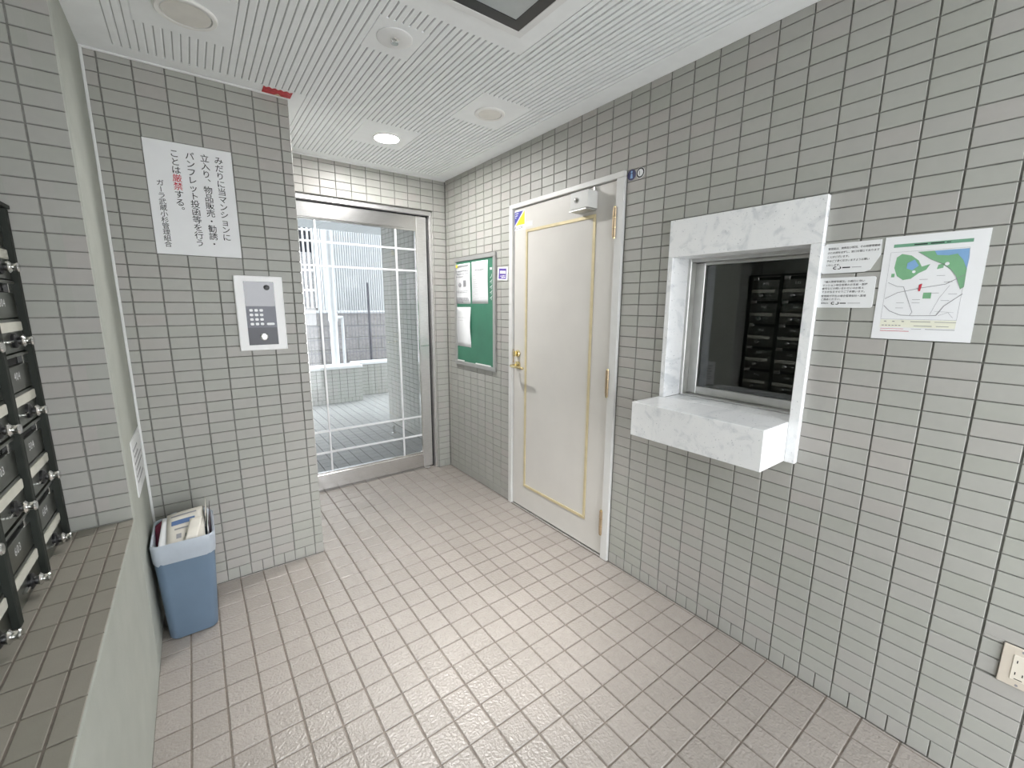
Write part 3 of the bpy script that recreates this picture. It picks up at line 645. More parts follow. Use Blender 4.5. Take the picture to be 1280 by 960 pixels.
# round pictogram stickers
s = thing('pictogram_sticker', 'navy round pictogram sticker at the corner of the door frame', 'sticker', RW(-0.776, 1.90, 0))
mb = MB(); RW.prism(mb, disc(-0.776, 1.920, 0.023), 0.0, 0.001); mb.build('disc', 'navy', s)
mb = MB(); RW.flat(mb, disc(-0.776, 1.932, 0.005, 10), 0.0013); RW.flat(mb, [(-0.783, 1.905), (-0.769, 1.905), (-0.772, 1.925), (-0.780, 1.925)], 0.0013); mb.build('symbol', 'ink_blue', s)
s = thing('pictogram_sticker', 'black ring pictogram sticker right of the navy one', 'sticker', RW(-0.729, 1.90, 0))
mb = MB(); RW.prism(mb, disc(-0.729, 1.919, 0.023), 0.0, 0.0009); mb.build('disc', 'acrylic', s)
mb = MB(); n = 24; a = disc(-0.729, 1.919, 0.021, n); b = disc(-0.729, 1.919, 0.015, n)
mb.add([RW(*p, 0.0012) for p in a]+[RW(*p, 0.0012) for p in b], [(i, (i+1) % n, n+(i+1) % n, n+i) for i in range(n)]); mb.build('ring', 'ink', s)
mb = MB(); RW.flat(mb, [(-0.735, 1.910), (-0.731, 1.910), (-0.731, 1.928), (-0.735, 1.928)], 0.0012); mb.build('symbol', 'ink_grey', s)
# acrylic notices
def logo(mb, fr, a, b, h, c):
    """pair of heavy hooked strokes"""
    for (cx, st) in ((a, 1), (a+h*1.15, -1)):
        n = 14; P = []
        for i in range(n+1):
            t = math.radians(50+270*i/n) if st == 1 else math.radians(70-210*i/n)
            P.append((t, 0))
        ro, ri = h*0.55, h*0.28
        vs = [fr(cx+ro*1.15*math.cos(t), b+ro*math.sin(t)*0.9, c) for t, _ in P]+[fr(cx+ri*1.15*math.cos(t), b+ri*math.sin(t)*0.9, c) for t, _ in P]
        mb.add(vs, [(i, i+1, n+2+i, n+1+i) for i in range(n)])
s = thing('acrylic_notice', 'upper small white notice plate with a cut corner beside the window', 'notice', RW(0.08, 1.446, 0))
mb = MB(); RW.prism(mb, [(0.012, 1.4455), (0.120, 1.4465), (0.134, 1.452), (0.154, 1.494), (0.152, 1.5375), (0.014, 1.537), (0.009, 1.531), (0.007, 1.452)], 0.0, 0.003); mb.build('plate', 'acrylic', s)
mb = MB()
for i, t in enumerate(('管理員は、清掃及び巡回、その他管理業務', 'のため席をはずし、窓口を閉じております', 'ことがございます。', '予めご了承くださいますようお願い', 'いたします。')):
    text_row(mb, RW, t, 0.020, 1.5215-i*0.0125, 0.0072, 0.0032, 0.95)
logo(mb, RW, 0.045, 1.462, 0.009, 0.0032); RW.flat(mb, [(0.064, 1.4605), (0.084, 1.4605), (0.084, 1.464), (0.064, 1.464)], 0.0032); mb.build('lettering', 'ink', s)
mb = MB(); RW.flat(mb, [(0.088, 1.4615), (0.112, 1.4615), (0.112, 1.463), (0.088, 1.463)], 0.0032); mb.build('small_print', 'ink_grey', s)
s = thing('acrylic_notice', 'lower small white notice plate with rounded corners beside the window', 'notice', RW(0.08, 1.34, 0))
mb = MB(); RW.prism(mb, rrect(0.006, 0.152, 1.339, 1.4325, 0.006), 0.0, 0.003); mb.build('plate', 'acrylic', s)
mb = MB()
for i, t in enumerate(('「個人情報保護法」の施行に伴い', 'マンション居住者様のお名前・部屋', '番号などの問い合わせにはお答え', 'できかねますのでご了承願います。')):
    text_row(mb, RW, t, 0.017, 1.420-i*0.0105, 0.0073, 0.0032, 1.0)
for i, t in enumerate(('管理員が不在の場合管理会社へ直接', 'ご連絡ください。')):
    text_row(mb, RW, t, 0.017, 1.3755-i*0.0100, 0.0073, 0.0032, 1.0)
logo(mb, RW, 0.052, 1.353, 0.009, 0.0032); RW.flat(mb, [(0.070, 1.3515), (0.086, 1.3515), (0.086, 1.3545), (0.070, 1.3545)], 0.0032)
text_row(mb, RW, '管理会社', 0.019, 1.353, 0.0052, 0.0032); mb.build('lettering', 'ink', s)
mb = MB(); RW.flat(mb, [(0.090, 1.3525), (0.122, 1.3525), (0.122, 1.354), (0.090, 1.354)], 0.0032); mb.build('small_print', 'ink_grey', s)
# area map sheet
s = thing('map_sheet', 'white sheet with a printed green and blue area map right of the notices', 'paper', RW(0.265, 1.249, 0))
mb = MB(); RW.box(mb, 0.1605, 0.3705, 1.249, 1.5405, 0.001, 0.0016); mb.build('sheet', 'paper', s)
c = 0.0019
# map print, u,v measured on the sheet
def MP(u, v): return (0.1605+0.21*u, 1.249+0.2915*v)
def mpoly(mbx, pts, cc=c): RW.flat(mbx, [MP(*p) for p in pts], cc)
def mline(mbx, pts, w, cc=c+0.0004):
    P = [Vector(MP(*p)) for p in pts]
    for p, r in zip(P[:-1], P[1:]):
        d = (r-p).normalized(); n = Vector((-d.y, d.x))*w/2
        RW.flat(mbx, [tuple(p-n), tuple(r-n), tuple(r+n), tuple(p+n)], cc)
mb = MB(); mpoly(mb, [(0.10, 0.895), (0.86, 0.895), (0.86, 0.925), (0.10, 0.925)]); mb.build('title_bar', 'ink_green_bar', s)
mb = MB(); mline(mb, [(0.31, 0.91), (0.44, 0.91)], 0.003); mline(mb, [(0.47, 0.91), (0.60, 0.91)], 0.003); mline(mb, [(0.62, 0.91), (0.66, 0.91)], 0.002); mb.build('title_text', 'ink', s)
mb = MB()
mpoly(mb, [(0.36, 0.84), (0.50, 0.76), (0.62, 0.71), (0.70, 0.66), (0.76, 0.60), (0.80, 0.52), (0.82, 0.48), (0.85, 0.50), (0.845, 0.68), (0.84, 0.84)])
mpoly(mb, [(0.15, 0.80), (0.20, 0.83), (0.30, 0.81), (0.38, 0.76), (0.42, 0.70), (0.50, 0.72), (0.47, 0.67), (0.40, 0.64), (0.33, 0.59), (0.25, 0.58), (0.18, 0.62), (0.14, 0.70)])
mpoly(mb, [(0.57, 0.67), (0.63, 0.68), (0.63, 0.72), (0.58, 0.71)]); mpoly(mb, [(0.48, 0.40), (0.56, 0.40), (0.56, 0.455), (0.48, 0.455)]); mpoly(mb, [(0.12, 0.61), (0.155, 0.61), (0.155, 0.645), (0.12, 0.645)]); mb.build('map_green', 'ink_green', s)
mb = MB()
mpoly(mb, [(0.52, 0.84), (0.55, 0.80), (0.66, 0.79), (0.74, 0.80), (0.80, 0.74), (0.845, 0.66), (0.85, 0.76), (0.84, 0.84), (0.70, 0.84)], c+0.0003)
mpoly(mb, [(0.27, 0.74), (0.34, 0.77), (0.39, 0.71), (0.33, 0.67), (0.27, 0.69)], c+0.0003); mb.build('map_blue', 'ink_blue', s)
mb = MB(); mpoly(mb, [(0.66+0.022*math.cos(t*0.63), 0.715+0.016*math.sin(t*0.63)) for t in range(10)], c+0.0005); mpoly(mb, [(0.35+0.018*math.cos(t*0.63), 0.655+0.013*math.sin(t*0.63)) for t in range(10)], c+0.0005); mb.build('map_white_spots', 'paper', s)
mb = MB()
mline(mb, [(0.10, 0.56), (0.20, 0.52), (0.27, 0.515), (0.40, 0.27), (0.38, 0.24)], 0.0011); mline(mb, [(0.09, 0.40), (0.22, 0.46), (0.45, 0.50), (0.68, 0.53), (0.84, 0.61)], 0.0013)
mline(mb, [(0.09, 0.335), (0.16, 0.28), (0.28, 0.24), (0.40, 0.235), (0.64, 0.24), (0.70, 0.33), (0.85, 0.44)], 0.0015); mline(mb, [(0.36, 0.84), (0.50, 0.765), (0.62, 0.715), (0.70, 0.665), (0.76, 0.60), (0.82, 0.48)], 0.0009)
mline(mb, [(0.58, 0.25), (0.64, 0.40), (0.72, 0.52)], 0.0006); mline(mb, [(0.62, 0.28), (0.80, 0.27)], 0.0005); mline(mb, [(0.66, 0.24), (0.75, 0.27), (0.80, 0.22)], 0.0006); mb.build('map_roads', 'ink_grey', s)
mb = MB()
for (u, v) in ((0.42, 0.58), (0.66, 0.55), (0.55, 0.45), (0.38, 0.39), (0.38, 0.36), (0.22, 0.36), (0.22, 0.31), (0.66, 0.38), (0.72, 0.44), (0.58, 0.61)):
    mline(mb, [(u, v), (u+0.08, v)], 0.0009)
mb.build('map_place_names', 'ink_grey', s)
mb = MB(); mpoly(mb, [(0.425, 0.47), (0.445, 0.47), (0.455, 0.54), (0.425, 0.53)], c+0.0006); mline(mb, [(0.09, 0.105), (0.34, 0.105)], 0.0010); mline(mb, [(0.09, 0.083), (0.40, 0.083)], 0.0012); mb.build('red_print', 'ink_red', s)
mb = MB(); mline(mb, [(0.08, 0.20), (0.84, 0.20), (0.84, 0.85), (0.08, 0.85), (0.08, 0.20)], 0.0005); mb.build('map_border', 'ink_grey', s)
mb = MB(); mpoly(mb, [(0.08, 0.12), (0.84, 0.12), (0.84, 0.195), (0.08, 0.195)], c-0.0001); mb.build('cream_band', 'ink_cream', s)
mb = MB()
for u in (0.12, 0.21, 0.31): mline(mb, [(u, 0.178), (u+0.025, 0.178)], 0.0022)
mline(mb, [(0.40, 0.178), (0.60, 0.178)], 0.0016); mline(mb, [(0.64, 0.178), (0.84, 0.178)], 0.0014)
for i in range(6): mline(mb, [(0.10+i*0.036, 0.138), (0.125+i*0.036, 0.138)], 0.0022)
mline(mb, [(0.44, 0.138), (0.62, 0.138)], 0.0016); mline(mb, [(0.66, 0.138), (0.78, 0.138)], 0.0014); mline(mb, [(0.42, 0.108), (0.52, 0.108)], 0.0010); mline(mb, [(0.56, 0.108), (0.84, 0.108)], 0.0013); mb.build('contact_text', 'ink_grey', s)
# socket
s = thing('wall_socket', 'beige double power socket low on the right wall', 'socket', RW(0.577, 0.353, 0))
mb = MB(); RW.prism(mb, rrect(0.5415, 0.6115, 0.3535, 0.4665, 0.003), 0.0, 0.006); mb.build('cover_plate', 'outlet', s, bevel=0.0015)
mb = MB(); RW.box(mb, 0.562, 0.591, 0.374, 0.446, 0.004, 0.0075); mb.build('socket_block', 'outlet_in', s, bevel=0.001)
for zc_ in (0.394, 0.428):
    for dx in (-0.0065, 0.0065):
        mb = MB(); RW.box(mb, 0.5765+dx-0.0010, 0.5765+dx+0.0010, zc_-0.004, zc_+0.004, 0.0074, 0.0078); mb.build('slot', 'slot', s)
mb = MB(); RW.box(mb, 0.570, 0.584, 0.378, 0.380, 0.0074, 0.0078); mb.build('slot', 'slot', s)
for zc_ in (0.361, 0.459):
    mb = MB(); mb.cyl(RW(0.5765, zc_, 0.0055), RW(0.5765, zc_, 0.0066), 0.003, seg=10); mb.build('screw', 'ink_grey', s)

# ================================================================== THINGS ON THE PILLAR WALL
s = thing('warning_sign', 'large white paper sign with vertical writing above the intercom', 'sign', PW(-1.59, 1.546, 0))
mb = MB(); PW.box(mb, -1.741, -1.443, 1.546, 1.990, 0.0008, 0.0020); mb.build('sheet', 'paper', s)
mb = MB(); mr_ = MB()
def vtext(cols):
    for (t, a, b, sz, adv) in cols:
        for i, ch in enumerate(t):
            tgt = mr_ if ch in '厳禁' else mb
            dx = dy = 0
            if ch in '、。': dx, dy = sz*0.55, sz*0.55
            put_glyph(tgt, PW, ch, a, b-(i+0.5)*adv, sz, 0.0023, rot=(ch == 'ー'), dx=dx, dy=dy, fit=(ch in 'ー・'))
vtext([('みだりに当マンションに', -1.492, 1.963, 0.0325, 0.0316), ('立入り、物品販売・勧誘・', -1.541, 1.963, 0.0325, 0.0316), ('パンフレット投函等を行う', -1.592, 1.963, 0.0325, 0.0316),
       ('ことは厳禁する。', -1.643, 1.963, 0.0325, 0.0316), ('ガーラ武蔵小杉管理組合', -1.701, 1.838, 0.0250, 0.0240)])
mb.build('lettering', 'ink', s); mr_.build('red_lettering', 'ink_red', s)
# intercom
s = thing('intercom_panel', 'white framed intercom keypad panel on the tiled wall beside the glass door', 'intercom', PW(-1.388, 1.126, 0))
mb = MB(); PW.prism(mb, rrect(-1.487, -1.290, 1.126, 1.470, 0.004), 0.0, 0.016); mb.build('frame', 'intercom_white', s, bevel=0.003)
mb = MB(); PW.box(mb, -1.450, -1.328, 1.332, 1.444, 0.015, 0.0172); mb.build('screen', 'screen', s)
mb = MB(); PW.box(mb, -1.450, -1.328, 1.233, 1.332, 0.015, 0.0172); mb.build('key_panel', 'keypanel', s)
mb = MB(); PW.box(mb, -1.450, -1.328, 1.152, 1.233, 0.015, 0.0172); lp = mb.build('lower_panel', 'keypanel_dark', s)
for i in range(3):
    for j in range(4):
        mb = MB(); PW.prism(mb, rrect(-1.437+i*0.0205, -1.423+i*0.0205, 1.244+j*0.021, 1.256+j*0.021, 0.004), 0.017, 0.0195); mb.build('key', 'key', s)
mb = MB(); PW.prism(mb, rrect(-1.371, -1.338, 1.244, 1.255, 0.005), 0.017, 0.0195); mb.build('call_key', 'key', s)
mb = MB(); mb.lathe(PW(-1.387, 1.190, 0.017), PW(-1.387, 1.190, 1), [(0.017, 0), (0.017, 0.004), (0.013, 0.006), (0.006, 0.0055)], 22); kl = mb.build('key_switch', 'chrome', s, smooth=True)
mb = MB(); PW.box(mb, -1.394, -1.380, 1.189, 1.191, 0.0225, 0.0232); mb.build('key_slot', 'black', kl)
mb = MB(); mb.lathe(PW(-1.358, 1.418, 0.017), PW(-1.358, 1.418, 1), [(0.012, 0), (0.012, 0.003), (0.009, 0.004)], 18); mb.build('camera_lens', 'black', s, smooth=True)
# red tape at the ceiling
s = thing('red_tape', 'torn strip of red tape on the ceiling above the tiled wall corner', 'tape', (-1.248, 1.75, ZC-0.004))
P = []
for i in range(11):
    x = -1.303+i*0.0113; P.append((x, 1.717+(0.010 if i % 2 else 0.0)))
P += [(-1.190, 1.779), (-1.303, 1.779)]
mb = MB(); n = len(P); mb.add([(x, y, ZC-0.0006) for x, y in P]+[(x, y, ZC-0.0030) for x, y in P], [tuple(range(n)), tuple(range(2*n-1, n-1, -1))]+[(i, (i+1) % n, n+(i+1) % n, n+i) for i in range(n)]); mb.build('strip', 'red_tape', s)
mb = MB(); mb.add([(-1.258, 1.779, ZC-0.004), (-1.226, 1.779, ZC-0.004), (-1.242, 1.758, ZC-0.004), (-1.258, 1.779, ZC-0.0032), (-1.226, 1.779, ZC-0.0032), (-1.242, 1.758, ZC-0.0032)], [(0, 2, 1), (3, 4, 5), (0, 1, 4, 3), (1, 2, 5, 4), (2, 0, 3, 5)]); mb.build('bare_patch', 'beige_bit', s)
# paper on the plaster strip
s = thing('plaster_notice', 'small framed white notice on the plaster strip above the bin', 'notice', LW(1.62, 0.62, 0))
mb = MB(); LW.box(mb, 1.475, 1.755, 0.625, 0.838, 0.0005, 0.004); mb.build('plate', 'acrylic', s)
mb = MB(); lines(mb, LW, 1.50, 1.72, 0.66, 0.81, 6, 0.0043, 0.35, 11); mb.build('printed_text', 'ink_grey', s)

# ================================================================== BIN WITH PAPERS
s = thing('waste_bin', 'blue plastic waste bin with a white liner in the corner', 'bin', (-1.772, 1.56, 0))
def loft(sections, n=6):
    """rounded rectangular sections (x0,x1,y0,y1,r,z)"""
    mb = MB(); vs = []; fs = []; m_ = 4*(n+1)
    for (x0, x1, y0, y1, r, z) in sections: vs += [(a, b, z) for a, b in rrect(x0, x1, y0, y1, r, n)]
    for k in range(len(sections)-1):
        for i in range(m_):
            j = (i+1) % m_; fs.append((k*m_+i, k*m_+j, (k+1)*m_+j, (k+1)*m_+i))
    return mb.add(vs, fs), m_
b0 = (-1.858, -1.694, 1.462, 1.655); b1 = (-1.871, -1.671, 1.428, 1.695)
def sec(t, z, g=0.0, r=0.03): return tuple(b0[i]+(b1[i]-b0[i])*t+(-g, g, -g, g)[i] for i in range(4))+(r, z)
mb, m_ = loft([sec(0, 0.012, -0.008), sec(0, 0.003, -0.004), sec(0, 0.012, 0), sec(0.5, 0.21), sec(1, 0.425), sec(1, 0.425, -0.004), sec(0.05, 0.03, -0.005)])
mb.f.append(tuple(range(m_))); mb.m.append(0); mb.f.append(tuple(6*m_+i for i in range(m_))); mb.m.append(0)
mb.build('body', 'bin', s, smooth=True)
rr = random.Random(3)
mb, m_ = loft([sec(0.80, 0.352, 0.002), sec(0.83, 0.36, 0.0035), sec(0.9, 0.39, 0.004), sec(1, 0.428, 0.0035), sec(1, 0.434, 0.0), sec(1, 0.430, -0.006), sec(0.8, 0.36, -0.010)])
for i in range(m_): mb.v[i].z += rr.uniform(-0.006, 0.004)
for i in range(m_*6, m_*7): mb.v[i] += Vector((rr.uniform(-0.004, 0.004), rr.uniform(-0.004, 0.004), 0))
mb.build('liner', 'liner', s, smooth=True)
for (fx, fy, rx) in ((-1.80, 1.672, 0.028), (-1.735, 1.675, 0.024), (-1.70, 1.66, 0.02)):
    mb = MB()
    bm = bmesh.new(); bmesh.ops.create_icosphere(bm, subdivisions=2, radius=1.0)
    for v in bm.verts: v.co *= 1+0.18*math.sin(7*v.co.x+3*v.co.z)*math.cos(5*v.co.y)
    mb.add([(fx+v.co.x*rx, fy+v.co.y*0.014, 0.43+v.co.z*0.028) for v in bm.verts], [tuple(v.index for v in f.verts) for f in bm.faces]); bm.free()
    mb.build('liner_fold', 'liner', s, smooth=True)
mb = MB(); mb.add([(-1.778, 1.461-0.0105*0.62, 0.118), (-1.766, 1.461-0.0105*0.62, 0.128), (-1.769, 1.461-0.0105*0.62, 0.106), (-1.774, 1.461-0.0105*0.62, 0.102)], [(0, 3, 2, 1)]); mb.build('scuff', 'keypanel', s)
def leaflet(label, pts, m_, bend=0.02, thick=0.0015, pr=None):
    """curved sheet standing in the bin: pts = 4 corners BL, BR, TR, TL"""
    s = thing('leaflet', label, 'leaflet', tuple(sum((Vector(p) for p in pts), Vector())/4), 'papers in the bin')
    P = [Vector(p) for p in pts]; nrm = (P[1]-P[0]).cross(P[3]-P[0]).normalized(); mb = MB(); n = 6; vs = []
    for j in range(n+1):
        for i in range(n+1):
            u, v = i/n, j/n
            vs.append((P[0]*(1-u)+P[1]*u)*(1-v)+(P[3]*(1-u)+P[2]*u)*v+nrm*bend*(math.sin(math.pi*u)*0.7+v*v*0.6))
    mb.add(vs, [(j*(n+1)+i, j*(n+1)+i+1, (j+1)*(n+1)+i+1, (j+1)*(n+1)+i) for i in range(n) for j in range(n)])
    o = mb.build('sheet', m_, s, smooth=True); o.modifiers.new('t', 'SOLIDIFY').thickness = thick
    def surf(u, v): return (P[0]*(1-u)+P[1]*u)*(1-v)+(P[3]*(1-u)+P[2]*u)*v+nrm*(bend*(math.sin(math.pi*u)*0.7+v*v*0.6)+0.0022)
    for (nm, mm, u0, u1, v0, v1) in (pr or ()):
        q_ = MB(); n = 8
        q_.add([surf(u0+(u1-u0)*i/n, v) for v in (v0, v1) for i in range(n+1)], [(i, i+1, n+2+i, n+1+i) for i in range(n)]); q_.build(nm, mm, s)
    return s
leaflet('white folded leaflet at the left of the bin', [(-1.855, 1.447, 0.400), (-1.79, 1.447, 0.400), (-1.80, 1.600, 0.468), (-1.836, 1.600, 0.470)], 'paper', 0.002)
leaflet('newspaper leaflet with a blue headline bar in the bin', [(-1.825, 1.445, 0.412), (-1.700, 1.445, 0.412), (-1.698, 1.605, 0.488), (-1.820, 1.605, 0.476)], 'news', 0.004,
        pr=[('blue_bar', 'news_blue', 0.12, 0.75, 0.60, 0.74), ('photo', 'ink_grey', 0.25, 0.38, 0.18, 0.32), ('photo', 'ink_grey', 0.48, 0.62, 0.18, 0.28), ('text_line', 'ink_grey', 0.2, 0.6, 0.45, 0.49), ('text_line', 'ink_grey', 0.1, 0.8, 0.86, 0.90)])
leaflet('cream folded brochure lying over the newspaper leaflet', [(-1.765, 1.438, 0.430), (-1.726, 1.438, 0.430), (-1.703, 1.515, 0.480), (-1.745, 1.520, 0.478)], 'news', 0.002)
leaflet('dark red leaflet behind the white one in the bin', [(-1.864, 1.52, 0.37), (-1.842, 1.50, 0.37), (-1.840, 1.605, 0.462), (-1.862, 1.605, 0.445)], 'news_red', -0.002)
leaflet('dark upright magazine at the right side of the bin', [(-1.6835, 1.46, 0.37), (-1.6815, 1.60, 0.37), (-1.677, 1.615, 0.500), (-1.686, 1.49, 0.455)], 'news_dark', 0.001)
leaflet('grey upright newspaper at the right side of the bin', [(-1.694, 1.50, 0.37), (-1.690, 1.62, 0.37), (-1.688, 1.630, 0.520), (-1.694, 1.53, 0.480)], 'news', 0.001)
leaflet('striped thin booklet between the upright papers of the bin', [(-1.689, 1.45, 0.37), (-1.686, 1.54, 0.37), (-1.684, 1.57, 0.490), (-1.690, 1.47, 0.447)], 'paper', 0.001)

# ================================================================== CEILING FIXTURES
def downlight(name, label, x, y, ro, lit=False, deep=0.045):
    s = thing(name, label, 'ceiling light', (x, y, ZC), 'round ceiling downlights' if not lit else None)
    n = 36; mb = MB()
    mb.lathe((x, y, ZC+0.004), (x, y, ZC-1), [(ro, 0.004), (ro, 0.009), (ro-0.003, 0.012), ((ro-0.007) if lit else (ro-0.014), 0.011), ((ro-0.0085) if lit else (ro-0.018), 0.004)], n, caps=False); mb.build('trim_ring', 'lamp_white', s, smooth=True)
    if lit:
        mb = MB(); mb.lathe((x, y, ZC-0.003), (x, y, ZC-1), [(ro-0.009, 0), (ro-0.010, 0.002), (ro-0.02, 0.003), (0.002, 0.0032)], n); mb.build('diffuser', 'lamp_on', s, smooth=True)
    else:
        mb = MB(); mb.lathe((x, y, ZC-0.0055), (x, y, ZC+1), [(ro-0.018, 0), (ro-0.022, 0.003), (ro*0.55, 0.006), (ro*0.45, 0.0085), (0.003, 0.009)], n); mb.build('reflector', 'lamp_cream', s, smooth=True)
    return s
downlight('downlight', 'bright lit round downlight in front of the glass door', -0.667, 1.968, 0.072, True)
downlight('downlight', 'unlit round white downlight near the right wall', -0.375, 1.36, 0.074)
downlight('downlight', 'unlit cream round downlight above the white sign', -1.567, 1.338, 0.085)
s = thing('ceiling_sensor', 'round white sprinkler plate with a chrome nozzle on the ceiling', 'sprinkler', (-0.977, 1.058, ZC))
mb = MB(); mb.lathe((-0.977, 1.058, ZC), (-0.977, 1.058, ZC-1), [(0.062, 0), (0.062, 0.004), (0.056, 0.007), (0.020, 0.006)], 32); mb.build('plate', 'white_trim', s, smooth=True)
mb = MB(); mb.lathe((-0.977, 1.058, ZC-0.006), (-0.977, 1.058, ZC-1), [(0.014, 0), (0.010, 0.003), (0.005, 0.004), (0.005, 0.010), (0.013, 0.011), (0.013, 0.0125)], 14); mb.build('nozzle', 'chrome', s, smooth=True)
for sx in (-1, 1):
    mb = MB(); mb.tube([(-0.977+sx*0.010, 1.058, ZC-0.007), (-0.977+sx*0.012, 1.058, ZC-0.012), (-0.977+sx*0.005, 1.058, ZC-0.017)], 0.002, 6); mb.build('nozzle_arm', 'chrome', s)
s = thing('square_ceiling_light', 'square ceiling fixture with a black frame and grey panel, cut by the top edge', 'ceiling light', (-0.79, 0.625, ZC))
SX0, SX1, SY0, SY1 = -0.925, -0.655, 0.49, 0.76
def ring(mb, g0, g1, z0, z1):
    for (a0, a1, c0_, c1_) in ((SX0-g0, SX1+g0, SY1+g1, SY1+g0), (SX0-g0, SX1+g0, SY0-g0, SY0-g1), (SX0-g0, SX0-g1, SY0-g1, SY1+g1), (SX1+g1, SX1+g0, SY0-g1, SY1+g1)):
        mb.box(a0, a1, c0_, c1_, z0, z1)
mb = MB(); ring(mb, 0.028, 0.0, ZC-0.006, ZC-0.0002); mb.build('rim', 'white_trim', s, bevel=0.002)
mb = MB(); ring(mb, -0.0003, -0.042, ZC-0.005, ZC-0.0002); mb.build('black_frame', 'black', s)
mb = MB(); mb.box(SX0+0.042, SX1-0.042, SY0+0.042, SY1-0.042, ZC-0.0035, ZC-0.0002); mb.build('panel', 'panel_grey', s)
ld = bpy.data.lights.new('assumed_beam', 'SPOT'); ld.energy = BEAM_W; ld.spot_size = math.radians(66); ld.spot_blend = 1.0; ld.shadow_soft_size = 0.08; ld.color = (1.0, 0.985, 0.96)  # added spot for the floor pool; the panel itself stays unlit
lo = bpy.data.objects.new('assumed_beam', ld); COL.objects.link(lo); lo.parent = s; lo.location = (0, 0, -0.012); lo.rotation_euler = (math.radians(12), math.radians(1), 0)

# ================================================================== MAILBOXES
MF = Fr((-2.056, 0, 0), (0, 1, 0), (0, 0, 1), (1, 0, 0))
posts = [1.309, 1.060, 0.815, 0.570, 0.325]
s = thing('mailbox_rack', 'dark rack of upright posts holding the steel mailboxes', 'rack', (-2.06, 0.82, ZL))
for i, y in enumerate(posts):
    mb = MB(); MF.box(mb, y-0.012, y+0.012, ZL+0.0005, 1.602, -0.02, 0.014); mb.build('post', 'mail_post', s, bevel=0.002)
mb = MB(); MF.box(mb, 0.311, 1.323, 1.6025, 1.612, -0.20, 0.018); mb.build('top_plate', 'mail_post', s)
CN = ['in the column against the tiled jamb', 'in the second column from the tiled jamb', 'in the third column from the tiled jamb', 'in the fourth column from the tiled jamb']
RN = ['bottom', 'second from bottom', 'middle', 'second from top', 'top']
def mailbox(y0, y1, z0, label, num):
    s = thing('mailbox', label, 'mailbox', MF((y0+y1)/2, z0, 0), 'steel mailboxes in the alcove')
    z1 = z0+0.1995; mb = MB()
    MF.box(mb, y0, y1, z0+0.0005, z1, -0.20, -0.012); mb.build('body', 'slot', s)
    mb = MB(); MF.box(mb, y0+0.001, y1-0.001, z0+0.097, z0+0.166, -0.012, -0.001); mb.build('front_panel', 'mail_steel', s, bevel=0.001)
    mb = MB(); MF.box(mb, y0+0.001, y1-0.001, z0+0.004, z0+0.0945, -0.012, 0.0005); dr = mb.build('door', 'mail_steel', s, bevel=0.001)
    mb = MB(); MF.box(mb, y0+0.001, y1-0.001, z0+0.191, z0+0.199, -0.012, 0.004); mb.build('top_lip', 'mail_steel', s)
    mb = MB(); MF.box(mb, y0+0.0015, y1-0.055, z0+0.168, z0+0.190, -0.0118, -0.010); mb.build('slot', 'slot', s)
    mb = MB(); MF.box(mb, y1-0.050, y1-0.004, z0+0.166, z0+0.192, -0.010, 0.002); mb.build('slot_clip', 'chrome', s, bevel=0.001)
    mb = MB(); MF.prism(mb, rrect(y0+0.035, y1-0.002, z0+0.060, z0+0.086, 0.005), 0.0006, 0.0028); mb.build('name_card', 'label', s)
    yc = y0+0.130; zc_ = z0+0.035
    mb = MB(); mb.lathe(MF(yc, zc_, 0.0004), MF(yc, zc_, 1), [(0.020, 0), (0.020, 0.006), (0.014, 0.010)], 16); kb = mb.build('dial', 'black', dr, smooth=True)
    mb = MB(); mb.lathe(MF(yc, zc_, 0.009), MF(yc, zc_, 1), [(0.009, 0), (0.014, 0.008), (0.016, 0.012), (0.010, 0.017), (0.010, 0.024), (0.013, 0.028), (0.011, 0.031)], 14); mb.build('dial_knob', 'chrome', dr, smooth=True)
    mb = MB(); MF.box(mb, yc-0.060, yc-0.034, zc_-0.003, zc_+0.003, 0.0006, 0.010); mb.build('catch', 'chrome', dr, bevel=0.001)
    mb = MB(); text_latin(mb, MF, num, (y0+y1)/2-0.026, z0+0.128, 0.030, -0.0006); mb.build('number', 'key', s)
for ci in range(4):
    y0, y1 = posts[ci+1]+0.0125, posts[ci]-0.0125
    for ri in range(5):
        mailbox(y0, y1, ZL+0.0015+ri*0.1985, 'steel mailbox, %s one %s' % (RN[ri], CN[ci]), '%d0%d' % (2+(4-ri), 4-ci))

# ================================================================== OUTSIDE THE GLASS DOOR
mb = MB(); mb.box(-30, 30, -30, 40, -0.35, -0.2)
tag(mb.build('ground', 'asphalt'), 'grey ground outside', 'ground', kind='structure')
mb = MB(); mb.box(-3.0, 3.0, 2.752, 6.4, -0.15, -T)
pf = tag(mb.build('floor_porch', 'grout_dark'), 'tiled porch floor outside the glass door', 'floor', kind='structure')
lay_tiles(pf, FL, grid(-1.9, 2.2, 2.754, 5.86, 0, 0.1, 0, 0.1, 0.005, 0.005, holes=[(0.1, 0.35, 2.0, 4.23)]), 'tile_porch', T, minpx=7)
mb = MB(); mb.box(0.1+T, 0.34, 2.752, 4.224, -T, 2.30)
wp = tag(mb.build('wall_porch', 'grout_dark'), 'grey tiled side wall of the porch', 'wall', kind='structure')
WPF = Fr((0.1+T, 0, 0), (0, -1, 0), (0, 0, 1), (-1, 0, 0))
lay_tiles(wp, WPF, wall_rects(-4.228, -2.754, 0, v1=2.29), 'tile_x', T, minpx=6)
mb = MB(); mb.box(-3.0, 3.0, 2.752, 5.52, 2.30, 2.45)
sf = tag(mb.build('ceiling_porch', 'soffit'), 'pale porch soffit outside the glass door', 'ceiling', kind='structure')
